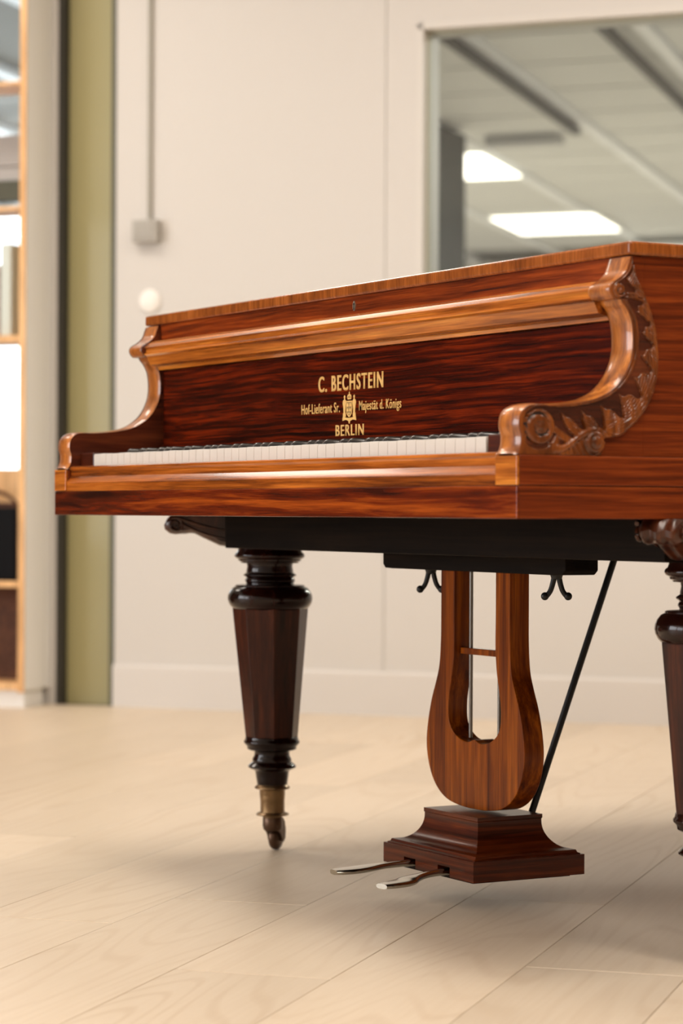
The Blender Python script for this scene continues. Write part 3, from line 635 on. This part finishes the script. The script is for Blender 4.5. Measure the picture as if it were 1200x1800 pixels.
def cheek(s):
    root = None
    # inner body: the shaped arm, face to face
    xi, xo = 0.6440, 0.6905
    bm = bmesh.new(); nI = len(inner)
    # front band (the visible moulded edge) with slightly hollow section
    cols = 9; grid = []
    for j in range(cols):
        f = j/(cols-1); row = []
        x = xi+0.0012+(xo-xi-0.0024)*f
        for i, (Y, Z) in enumerate(inner):
            a = inner[max(0, i-1)]; b = inner[min(nI-1, i+1)]; ty, tz = b[0]-a[0], b[1]-a[1]; L = math.hypot(ty, tz) or 1
            ny, nz = -tz/L, ty/L                      # towards the open side
            dd = 0.0016*math.sin(f*PI)*(1 if i < len(inner)*0.73 else 0.0)
            if f in (0, 1): dd -= 0.0010
            row.append(bm.verts.new((s*x, Y+ny*dd, Z+nz*dd)))
        grid.append(row)
    for j in range(cols-1):
        for i in range(nI-1): bm.faces.new([grid[j][i], grid[j][i+1], grid[j+1][i+1], grid[j+1][i]])
    # inner face polygon and the closing faces
    innerface = [bm.verts.new((s*xi, Y+0.0016, Z)) for Y, Z in inner]
    outl = [bm.verts.new((s*xi, Y, Z)) for Y, Z in outer]
    for i in range(nI-1): bm.faces.new([grid[0][i], innerface[i], innerface[i+1], grid[0][i+1]])
    for k in range(120):
        pass
    arm = obj('cheek_arm', bm, M_cheek, P, smooth=28)
    # plain, dark polished inner half of the arm
    bm = bmesh.new(); G = []
    for i in range(121):
        f = i/120; a = at(inner, Li, f); b = at(outer, Lo, interp(f, fi, fo_))
        G.append([bm.verts.new((s*x, y, z)) for x, y, z in ((xi+0.0002, a[0]+0.0016, a[1]), (xi+0.0002, b[0], b[1]), (0.6885, b[0], b[1]), (0.6885, a[0]+0.0016, a[1]))])
    for i in range(120):
        for j in range(4): bm.faces.new([G[i][j], G[i][(j+1) % 4], G[i+1][(j+1) % 4], G[i+1][j]])
    bm.faces.new(G[0]); bm.faces.new(list(reversed(G[-1])))
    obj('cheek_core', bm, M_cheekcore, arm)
    # case side behind the arm
    fl = [(0.100, 0.6458), (0.112, 0.6560), (0.118, 0.6640), (0.142, 0.6720), (0.158, 0.6820), (0.172, 0.6935), (0.182, 0.7060), (0.190, 0.7210), (0.195, 0.7380), (0.197, 0.7560), (0.197, 0.7780), (0.193, 0.8000), (0.187, 0.8180), (0.180, 0.8350), (0.172, 0.8510), (0.168, 0.8650), (0.166, 0.8885)]
    bm = bmesh.new(); Y2 = 0.1898
    A_ = [[bm.verts.new((s*x, y, z)) for y, z in fl] for x in (0.646, 0.683)]; B_ = [[bm.verts.new((s*x, Y2, z)) for y, z in fl] for x in (0.646, 0.683)]
    for i in range(len(fl)-1):
        bm.faces.new([A_[1][i], A_[1][i+1], B_[1][i+1], B_[1][i]]); bm.faces.new([A_[0][i], A_[0][i+1], B_[0][i+1], B_[0][i]]); bm.faces.new([A_[0][i], A_[1][i], A_[1][i+1], A_[0][i+1]])
    obj('case_side_front', bm, M_side, P)
    # carved outer side: a relief grid
    bm = bmesh.new(); G = []; GR = {}
    for i in range(NS+1):
        f = i/NS; a = at(inner, Li, f); g = interp(f, fi, fo_); b = at(outer, Lo, g)
        row = []; W = math.dist(a, b)
        for j in range(NT+1):
            q = j/NT; Y = a[0]+(b[0]-a[0])*q; Z = a[1]+(b[1]-a[1])*q
            h, gd = relief(Y, Z, f*Li[-1], W*q, W)
            GR[i, j] = gd
            if j == 0: h = -0.0012
            row.append(bm.verts.new((s*(xo+0.0006+h*1.0), Y, Z)))
        # skirt down to the core at the outer edge
        row.append(bm.verts.new((s*0.680, b[0], b[1])))
        G.append(row)
    for i in range(NS):
        for j in range(NT+1):
            fa = bm.faces.new([G[i][j], G[i+1][j], G[i+1][j+1], G[i][j+1]])
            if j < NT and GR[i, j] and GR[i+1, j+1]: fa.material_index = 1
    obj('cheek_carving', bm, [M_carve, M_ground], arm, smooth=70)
for s in (-1, 1): cheek(s)

# lettering on the fallboard: flat gold inlay
def letters(txt, bx, bz, name, off=0.0, parent=None, sp=1.08, fat=0.0004):
    cu_ = bpy.data.curves.new('lettering', 'FONT'); cu_.body = txt; cu_.size = 1.0; cu_.offset = off; cu_.resolution_u = 6; cu_.extrude = 0.0; cu_.space_character = sp
    to = bpy.data.objects.new('t', cu_); C.objects.link(to)
    dg = bpy.context.evaluated_depsgraph_get(); me = bpy.data.meshes.new_from_object(to.evaluated_get(dg)); bpy.data.objects.remove(to)
    xs = [v.co.x for v in me.vertices]; ys = [v.co.y for v in me.vertices]
    mx0, mx1, my0, my1 = min(xs), max(xs), min(ys), max(ys)
    # bz = (low, high) of the whole string box
    for v in me.vertices:
        x = bx[0]+(v.co.x-mx0)/(mx1-mx0)*(bx[1]-bx[0]); z = bz[0]+(v.co.y-my0)/(my1-my0)*(bz[1]-bz[0])
        v.co = (x, 0.17485, z)
    b2 = bmesh.new(); b2.from_mesh(me)
    for sg in (-1, 1):                            # thicken the upright strokes without closing the counters
        b3 = bmesh.new(); b3.from_mesh(me); bmesh.ops.translate(b3, verts=b3.verts, vec=(sg*fat, sg*0.00003-0.00005, 0))
        m3 = bpy.data.meshes.new('t'); b3.to_mesh(m3); b3.free(); b2.from_mesh(m3); bpy.data.meshes.remove(m3)
    r = bmesh.ops.extrude_face_region(b2, geom=list(b2.faces)); bmesh.ops.translate(b2, verts=[v for v in r['geom'] if isinstance(v, bmesh.types.BMVert)], vec=(0, 0.0003, 0))
    bpy.data.meshes.remove(me)
    return obj(name, b2, M_gold, parent)
fb = bpy.data.objects['fallboard']
letters('C. BECHSTEIN', (-0.1046, 0.0842), (0.7542, 0.7778), 'maker_lettering', 0.010, fb, 1.22, 0.0009)
letters('BERLIN', (-0.0523, 0.0297), (0.6880, 0.7042), 'city_lettering', 0.008, fb, 1.18, 0.0006)
letters('Hof-Lieferant Sr.', (-0.1575, -0.0405), (0.7228, 0.7378), 'warrant_lettering', 0.004, fb, 1.1, 0.00028)
letters('Majestät d. Königs', (0.0163, 0.1349), (0.7192, 0.7376), 'warrant_lettering', 0.004, fb, 1.1, 0.00028)
# royal arms: crown, shield, two supporters, banner, pendant
ew, ex, ez = 0.0203, -0.0120, 0.7297
def epoly(pts, y0=0.17455, y1=0.1752, mat=M_gold, name='crest_shape', par=None):
    bm = bmesh.new(); prism(bm, [(ex+a*ew, ez+b*0.0215) for a, b in pts], lambda x, z, y: (x, y, z), y0, y1)
    return obj(name, bm, mat, par)
crest = epoly([(-0.95, -0.62), (-0.99, -0.92), (-0.5, -0.86), (-0.12, -0.95), (-0.05, -1.12), (0.05, -1.12), (0.12, -0.95), (0.5, -0.86), (0.99, -0.92), (0.95, -0.62), (0.5, -0.7), (0, -0.74), (-0.5, -0.7)], name='crest', par=fb)
shield = [(-0.42, 0.42), (0.42, 0.42), (0.44, -0.1), (0.36, -0.45), (0.16, -0.62), (0, -0.7), (-0.16, -0.62), (-0.36, -0.45), (-0.44, -0.1)]
epoly(shield, 0.1744, 0.1752, M_gold, 'shield', crest)
epoly([(a*0.82, b*0.82-0.01) for a, b in shield], 0.1742, 0.1745, M_golddark, 'shield_field', crest)
for (a, b, c, d) in ((-0.34, 0.02, -0.04, 0.30), (0.04, 0.02, 0.34, 0.30), (-0.30, -0.30, -0.04, -0.06), (0.04, -0.30, 0.30, -0.06), (-0.12, -0.5, 0.12, -0.36)):
    epoly([(a+0.05, b), (c-0.05, b), (c, b+0.06), (c-0.08, d), ((a+c)/2, d-0.08), (a+0.08, d), (a, b+0.06)], 0.1740, 0.1743, M_gold, 'shield_charge', crest)
cr_ = [(-0.24, 0.52), (0.24, 0.52), (0.30, 0.74), (0.2, 0.84), (0.07, 0.86), (0.05, 0.94), (0.09, 0.98), (0.03, 1.0), (0.0, 1.08), (-0.03, 1.0), (-0.09, 0.98), (-0.05, 0.94), (-0.07, 0.86), (-0.2, 0.84), (-0.30, 0.74)]
epoly(cr_, name='crown', par=crest)
epoly([(-0.15, 0.60), (-0.04, 0.60), (-0.04, 0.76), (-0.16, 0.74)], 0.1742, 0.1746, M_golddark, 'crown_opening', crest)
epoly([(0.04, 0.60), (0.15, 0.60), (0.16, 0.74), (0.04, 0.76)], 0.1742, 0.1746, M_golddark, 'crown_opening', crest)
sup = [(0.50, -0.66), (0.92, -0.66), (0.90, -0.40), (0.82, -0.38), (0.88, 0.05), (0.97, 0.30), (0.90, 0.48), (0.76, 0.52), (0.77, 0.62), (0.82, 0.70), (0.76, 0.80), (0.66, 0.81), (0.58, 0.73), (0.62, 0.62), (0.62, 0.52), (0.50, 0.46), (0.46, 0.26), (0.54, 0.05), (0.58, -0.36), (0.52, -0.42)]
epoly(sup, name='supporter_figure', par=crest); epoly([(-a, b) for a, b in reversed(sup)], name='supporter_figure', par=crest)

# underside beam and leg brackets
LX, LY = 0.6033, 0.357
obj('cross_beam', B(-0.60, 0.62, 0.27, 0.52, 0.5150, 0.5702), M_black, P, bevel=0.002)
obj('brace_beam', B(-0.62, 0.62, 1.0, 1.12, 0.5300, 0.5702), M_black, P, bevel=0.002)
for s in (-1, 1):
    # profile in (distance towards the nose, height)
    d = Vector((s*0.50, -0.866, 0)).normalized(); sd = Vector((-d.y, d.x, 0))
    tip = 0.176
    pr = [(-0.07, 0.5700), (-0.07, 0.5130), (0.055, 0.5160), (0.085, 0.5200), (0.112, 0.5330), (0.126, 0.5405), (0.134, 0.5408), (0.142, 0.5395), (0.150, 0.5395), (0.158, 0.5385), (0.168, 0.5405), (tip, 0.5470), (tip+0.0015, 0.5550), (tip-0.003, 0.5640), (tip-0.010, 0.5700)]
    bm = bmesh.new(); half = 0.030
    lay = []
    for t_ in [-1+k/12 for k in range(25)]:
        fl_ = 0.0024*math.cos(t_*PI*3.0)
        lay.append([bm.verts.new(Vector((s*LX, LY, 0))+d*(p*(1-0.06*abs(t_)**3)+(fl_*min(1, (p-0.09)/0.04) if p > 0.09 else 0))+sd*(half*t_)+Vector((0, 0, q+((0.004*abs(t_)**3-fl_*0.6) if q < 0.56 and p > 0.05 else 0)))) for p, q in pr])
    for a, b in zip(lay, lay[1:]):
        for i in range(len(pr)): bm.faces.new([a[i], b[i], b[(i+1) % len(pr)], a[(i+1) % len(pr)]])
    bm.faces.new(lay[0]); bm.faces.new(list(reversed(lay[-1])))
    br = obj('leg_bracket', bm, M_bracket, P, smooth=30)
    # carved curls on the bracket nose
    for sg in (-1, 1):
        bm = bmesh.new()
        base = Vector((s*LX, LY, 0))+sd*(sg*0.0305)
        pts = []
        for k in range(34):
            a = 0.9+k*0.33; r = 0.0145*(1-k/40)
            pts.append(base+d*(0.158+r*math.cos(a))+Vector((0, 0, 0.5535+r*0.9*math.sin(a))))
        tube(bm, pts, [0.0032-0.0014*k/34 for k in range(34)], 8)
        tube(bm, [base+d*(0.155-0.10*k/10)+Vector((0, 0, 0.566-0.022*math.sin(k/10*PI*0.5))) for k in range(11)], [0.0034-0.002*k/11 for k in range(11)], 8)
        tube(bm, [base+d*(0.150-0.085*k/10)+Vector((0, 0, 0.556-0.025*math.sin(k/10*PI*0.5))) for k in range(11)], [0.0030-0.002*k/11 for k in range(11)], 8)
        obj('bracket_curl', bm, M_bracket, br, smooth=60)

# legs -------------------------------------------------------------------
k_ = 4.2/4343.26
def px(h, y): return (h*k_, 0.577-(y-900)*k_)
turn_top = [(0.054, 0.5160), (0.054, 0.5125), (0.0555, 0.5080), (0.0590, 0.5050), (0.0600, 0.5020), (0.0585, 0.4985), (0.0535, 0.4960), (0.0530, 0.4930), (0.0495, 0.4915), (0.0490, 0.4895), (0.0395, 0.4885), (0.0385, 0.4840), (0.0400, 0.4760), (0.0398, 0.4735), (0.0425, 0.4715), (0.0450, 0.4698), (0.0450, 0.4680), (0.0415, 0.4660), (0.0405, 0.4640), (0.0425, 0.4610), (0.0425, 0.4585), (0.0405, 0.4560), (0.0410, 0.4535), (0.0570, 0.4525), (0.0590, 0.4515), (0.0590, 0.4495), (0.0640, 0.4470), (0.0690, 0.4410), (0.0715, 0.4350), (0.0722, 0.4290), (0.0710, 0.4230), (0.0680, 0.4170), (0.0640, 0.4125), (0.0600, 0.4110)]
turn_low = [(0.0420, 0.1945), (0.0445, 0.1935), (0.0450, 0.1915), (0.0455, 0.1890), (0.0475, 0.1865), (0.0475, 0.1835), (0.0440, 0.1800), (0.0425, 0.1775), (0.0420, 0.1735), (0.0385, 0.1715), (0.0310, 0.1700), (0.0300, 0.1680), (0.0302, 0.1620), (0.0330, 0.1570), (0.0335, 0.1530), (0.0330, 0.1515), (0.0375, 0.1480), (0.0408, 0.1445), (0.0405, 0.1420), (0.0360, 0.1395), (0.0310, 0.1375), (0.0290, 0.1355), (0.0275, 0.1250), (0.0258, 0.1130), (0.0252, 0.1120)]
fer = [(0.0245, 0.1145), (0.0270, 0.1110), (0.0300, 0.1085), (0.0302, 0.1070), (0.0280, 0.1055), (0.0225, 0.1045), (0.0215, 0.1020), (0.0218, 0.0955), (0.0212, 0.0945), (0.0216, 0.0930), (0.0210, 0.0915), (0.0214, 0.0895), (0.0208, 0.0880), (0.0205, 0.0700), (0.0208, 0.0660), (0.0265, 0.0640), (0.0285, 0.0622), (0.0275, 0.0608), (0.0190, 0.0590), (0.0165, 0.0580), (0.0165, 0.0570)]
def make_leg(cx, cy, shear=(0, 0), zoff=0.0, cang=0.0):
    """one leg; shear leans the foot a little"""
    def lean(bm, local=True):
        for v in bm.verts:
            q = (0.515-v.co.z)/0.515
            v.co.x += shear[0]*q; v.co.y += shear[1]*q
            v.co.z += zoff*(v.co.z/0.515)
        return bm
    bm = bmesh.new(); lathe(bm, turn_top, cx, cy, 56)
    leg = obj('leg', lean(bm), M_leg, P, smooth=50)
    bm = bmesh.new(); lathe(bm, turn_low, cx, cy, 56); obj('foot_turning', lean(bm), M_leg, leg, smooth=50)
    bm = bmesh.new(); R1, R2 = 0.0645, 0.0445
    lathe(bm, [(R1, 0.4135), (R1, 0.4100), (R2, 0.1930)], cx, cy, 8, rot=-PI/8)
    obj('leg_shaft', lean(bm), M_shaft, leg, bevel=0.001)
    bm = bmesh.new(); lathe(bm, fer, cx, cy, 40)
    # set screw
    f = lean(bm); obj('brass_ferrule', f, M_brass, leg, smooth=50)
    # castor: neck, fork and wheel, trailing to the right and back
    dv = Vector((math.cos(cang), math.sin(cang), 0)); sv = Vector((-dv.y, dv.x, 0)); b0 = Vector((cx, cy, 0))
    bm = bmesh.new(); lathe(bm, [(0.0155, 0.0575), (0.0168, 0.0555), (0.0172, 0.0460), (0.0165, 0.0380), (0.0140, 0.0345), (0.0090, 0.0335)], cx, cy, 32)
    fk = [(-0.012, 0.0440), (0.006, 0.0560), (0.014, 0.0555), (0.021, 0.0480), (0.0245, 0.0340), (0.0225, 0.0200), (0.0150, 0.0140), (0.0090, 0.0170), (0.0070, 0.0240), (0.0020, 0.0310), (-0.008, 0.0360)]
    for sg in (-1, 1):
        prism(bm, fk, lambda p, q, t: b0+dv*p+sv*t+Vector((0, 0, q)), sg*0.0098, sg*0.0135)
    for v in bm.verts: v.co.z += 0
    ck = obj('castor_fork', lean(bm), M_brassdark, leg, smooth=40)
    bm = bmesh.new(); wp = [(0.0, -0.0088), (0.010, -0.0088), (0.0175, -0.0065), (0.0195, -0.0040), (0.0200, 0), (0.0195, 0.0040), (0.0175, 0.0065), (0.010, 0.0088), (0.0, 0.0088)]
    lathe(bm, wp, 0, 0, 36, cap=False)
    bmesh.ops.remove_doubles(bm, verts=bm.verts, dist=1e-6)
    mt = Matrix.Translation(b0+dv*0.0125+Vector((0, 0, 0.0203))) @ sv.to_track_quat('Z', 'Y').to_matrix().to_4x4()
    bmesh.ops.transform(bm, matrix=mt, verts=bm.verts)
    bm = lean(bm); mz = min(v.co.z for v in bm.verts)
    for v in bm.verts: v.co.z += 0.0003-mz
    obj('castor_wheel', bm, M_brassdark, leg, smooth=40)
    return leg
make_leg(-LX, LY, (0.004, 0.007), 0, math.radians(128))
make_leg(LX, LY, (0.0, 0.0), 0, math.radians(128))
make_leg(-0.33, 1.72, (0, 0), 0, math.radians(200))
obj('leg_block', B(-0.41, -0.25, 1.64, 1.80, 0.5160, 0.5702), M_leg, P, bevel=0.004)

# lyre --------------------------------------------------------------------
ly = bpy.data.objects.new('pedal_lyre', None); C.objects.link(ly); ly.parent = P
LC, LYF, LYB = 0.0185, 0.373, 0.407
outh = [(0.0945, 0.4895), (0.0945, 0.4300), (0.0950, 0.3850), (0.0990, 0.3450), (0.1090, 0.3180), (0.1215, 0.2900), (0.1315, 0.2550), (0.1350, 0.2250), (0.1300, 0.1980), (0.1180, 0.1740), (0.1000, 0.1560), (0.0760, 0.1440), (0.0480, 0.1385), (0.0200, 0.1362)]
innh = [(0.0570, 0.4895), (0.0570, 0.4300), (0.0565, 0.3800), (0.0600, 0.3450), (0.0670, 0.3150), (0.0718, 0.2900), (0.0710, 0.2650), (0.0620, 0.2500), (0.0460, 0.2400), (0.0300, 0.2355), (0.0170, 0.2345), (0.0080, 0.2370), (0.0030, 0.2392)]
def half_(pts): return [(p.x, p.y) for p in crom([Vector((a, b, 0)) for a, b in pts], 5)]
oh, ih = half_(outh), half_(innh)
# strip mesh between outer and inner contour, whole width
full_o = [(LC-a, b) for a, b in oh]+[(LC+a, b) for a, b in reversed(oh)]
full_i = [(LC-a, b) for a, b in ih]+[(LC+a, b) for a, b in reversed(ih)]
def resamp(pts, n):
    L = clen(pts); return [at(pts, L, i/(n-1)) for i in range(n)]
ro = resamp(full_o, 121); ri = resamp(full_i, 121)
bm = bmesh.new(); F = []; 
for Y in (LYF, LYB):
    F.append(([bm.verts.new((x, Y, z)) for x, z in ro], [bm.verts.new((x, Y, z)) for x, z in ri]))
for i in range(120):
    (fo0, fi0), (bo0, bi0) = F
    bm.faces.new([fo0[i], fo0[i+1], fi0[i+1], fi0[i]]); bm.faces.new([bo0[i+1], bo0[i], bi0[i], bi0[i+1]])
    bm.faces.new([fo0[i+1], fo0[i], bo0[i], bo0[i+1]]); bm.faces.new([fi0[i], fi0[i+1], bi0[i+1], bi0[i]])
for i in (0, 120): bm.faces.new([F[0][0][i], F[0][1][i], F[1][1][i], F[1][0][i]])
obj('lyre_body', bm, M_lyre, ly, smooth=32, bevel=0.0009)
bm = B(LC-0.0575, LC+0.0575, 0.384, 0.397, 0.3640, 0.3735); obj('lyre_crossbar', bm, M_lyre, ly, bevel=0.001)
for x in (-0.0205, 0.0580):
    bm = bmesh.new(); tube(bm, [(x, 0.392, 0.2385), (x, 0.392, 0.36), (x, 0.392, 0.4895)], 0.0030, 14); obj('lyre_rod', bm, M_rod, ly, smooth=60)
bm = bmesh.new(); prism(bm, [(-0.232, 0.5148), (-0.232, 0.4955), (-0.225, 0.4895), (-0.205, 0.4890), (0.242, 0.4890), (0.262, 0.4895), (0.270, 0.4955), (0.270, 0.5148)], alongY, 0.362, 0.418)
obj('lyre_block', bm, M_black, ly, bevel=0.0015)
for s_, xb in ((-1, -0.125), (1, 0.215)):
    bm = bmesh.new()
    bmesh.ops.create_cone(bm, cap_ends=True, segments=16, radius1=0.0075, radius2=0.0095, depth=0.006, matrix=Matrix.Translation((xb, 0.385, 0.4862)))
    dirx = Vector((0.49, 0.87, 0))           # the wings lie across the view, as the screw happens to stand
    for sg in (-1, 1):
        pp = [Vector((xb, 0.385, 0))+dirx*(sg*a)+Vector((0, 0, b)) for a, b in ((0.0035, 0.4850), (0.0055, 0.4760), (0.0085, 0.4665), (0.0130, 0.4600), (0.0165, 0.4578))]
        pp = crom(pp, 4); n_ = len(pp)
        tube(bm, pp, [0.0042-0.0004*math.sin(k/n_*PI) for k in range(n_)], 10)
        ball(bm, pp[-1]+Vector((0, 0, 0.0006)), 0.0058)
    obj('wing_screw', bm, M_iron, ly, smooth=50)
# pedal box: plinth, step, hollow neck, cap (rectangles lofted)
X0, X1, Y0, Y1 = -0.1095, 0.1430, 0.2935, 0.4860; cx_, cy_ = (X0+X1)/2, (Y0+Y1)/2
def loft(levels, mat, name, par, smooth=None, bevel=0.0):
    bm = bmesh.new(); R = []
    for hx, hy, z in levels: R.append([bm.verts.new((cx_+a*hx, cy_+b*hy, z)) for a, b in ((-1, -1), (1, -1), (1, 1), (-1, 1))])
    for a, b in zip(R, R[1:]):
        for i in range(4): bm.faces.new([a[i], a[(i+1) % 4], b[(i+1) % 4], b[i]])
    bm.faces.new(R[0]); bm.faces.new(list(reversed(R[-1])))
    return obj(name, bm, mat, par, smooth=smooth, bevel=bevel)
hx, hy = (X1-X0)/2, (Y1-Y0)/2
# plinth with two slots in front: four walls and the pieces between the slots
pb = bmesh.new()
slots = [(-0.0495, -0.0165), (0.0460, 0.0790)]
zb, zt, zs = 0.0480, 0.0775, 0.0625
xs = [X0, slots[0][0], slots[0][1], slots[1][0], slots[1][1], X1]
box(pb, X0, X1, Y0+0.02, Y1, zb, zt)
for a, b in ((0, 1), (2, 3), (4, 5)): box(pb, xs[a], xs[b], Y0, Y0+0.0201, zb, zt)
for a, b in ((1, 2), (3, 4)): box(pb, xs[a], xs[b], Y0, Y0+0.0201, zs, zt)
bmesh.ops.remove_doubles(pb, verts=pb.verts, dist=1e-5)
pl = obj('pedal_box', pb, M_base, ly)
obj('slot_lining', B(X0+0.03, X1-0.03, Y0+0.0190, Y0+0.0198, zb+0.001, zs+0.003), M_felt, pl)
obj('box_underboard', B(X0+0.02, X1-0.02, Y0+0.012, Y1-0.012, zb-0.0045, zb+0.0005), M_black, pl)
loft([(hx-0.004, hy-0.004, zt-0.001), (hx-0.004, hy-0.004, zt+0.0010), (hx-0.0075, hy-0.0075, zt+0.0025), (hx-0.0085, hy-0.0085, zt+0.0055), (hx-0.0090, hy-0.009, zt+0.0062)], M_base, 'box_step', pl, bevel=0.0006)
cv = []
for k in range(15):
    t_ = k/14; a = t_*PI/2
    # quarter-hollow from the step up to the cap
    cv.append((0.074+0.0420*(1-math.sin(a)), 0.0555+0.0300*(1-math.sin(a)), 0.0835+0.0395*(1-math.cos(a))))
cv = [(hx-0.012, hy-0.012, 0.0830)]+cv+[(0.0740, 0.0555, 0.1262), (0.0750, 0.0565, 0.1275), (0.0750, 0.0565, 0.1330)]
loft(cv, M_base, 'box_neck', pl, smooth=25)
# pedals
def pedal(pts, hw, th, name='pedal'):
    P_ = crom([Vector(p) for p in pts], 8); n_ = len(P_)
    bm = bmesh.new(); rings = []
    for i, p in enumerate(P_):
        f = i/(n_-1); d = (P_[min(i+1, n_-1)]-P_[max(i-1, 0)]).normalized(); s_ = d.cross(Vector((0, 0, 1))).normalized(); u_ = s_.cross(d)
        L = len(hw)-1; q = f*L; j = min(L-1, int(q)); wv = hw[j]+(hw[j+1]-hw[j])*(q-j); q2 = f*(len(th)-1); j2 = min(len(th)-2, int(q2)); tv = th[j2]+(th[j2+1]-th[j2])*(q2-j2)
        rings.append([bm.verts.new(p+s_*(wv*math.copysign(abs(math.cos(a))**0.8, math.cos(a)))+u_*(tv*math.copysign(abs(math.sin(a))**0.6, math.sin(a)))) for a in [2*PI*k/20 for k in range(20)]])
    for a, b in zip(rings, rings[1:]):
        for k in range(20): bm.faces.new([a[k], a[(k+1) % 20], b[(k+1) % 20], b[k]])
    bm.faces.new(rings[0]); bm.faces.new(list(reversed(rings[-1])))
    return bm
hwid = [0.0070, 0.0070, 0.0070, 0.0068, 0.0070, 0.0080, 0.0105, 0.0145, 0.0175, 0.0188, 0.0192, 0.0190, 0.0180, 0.0160, 0.0110]
thk = [0.0056, 0.0052, 0.0048, 0.0046, 0.0044, 0.0044, 0.0044, 0.0044, 0.0044, 0.0044, 0.0042, 0.0036]
for pts in ([(-0.033, 0.314, 0.0560), (-0.0333, 0.27, 0.0545), (-0.034, 0.23, 0.0525), (-0.0345, 0.20, 0.0505), (-0.035, 0.165, 0.0495)], [(0.0625, 0.314, 0.0550), (0.0650, 0.27, 0.0530), (0.0700, 0.237, 0.0490), (0.0760, 0.215, 0.0450), (0.0850, 0.176, 0.0440)]):
    bm = pedal(pts, hwid, thk); o = obj('pedal', bm, M_steel, ly, smooth=50)
# strut
bm = bmesh.new(); tube(bm, [(0.0495, 0.4545, 0.1265), (0.0495, 0.606, 0.5105), (0.0495, 0.6270, 0.5690)], 0.0052, 14); obj('lyre_strut', bm, M_iron, ly, smooth=60)
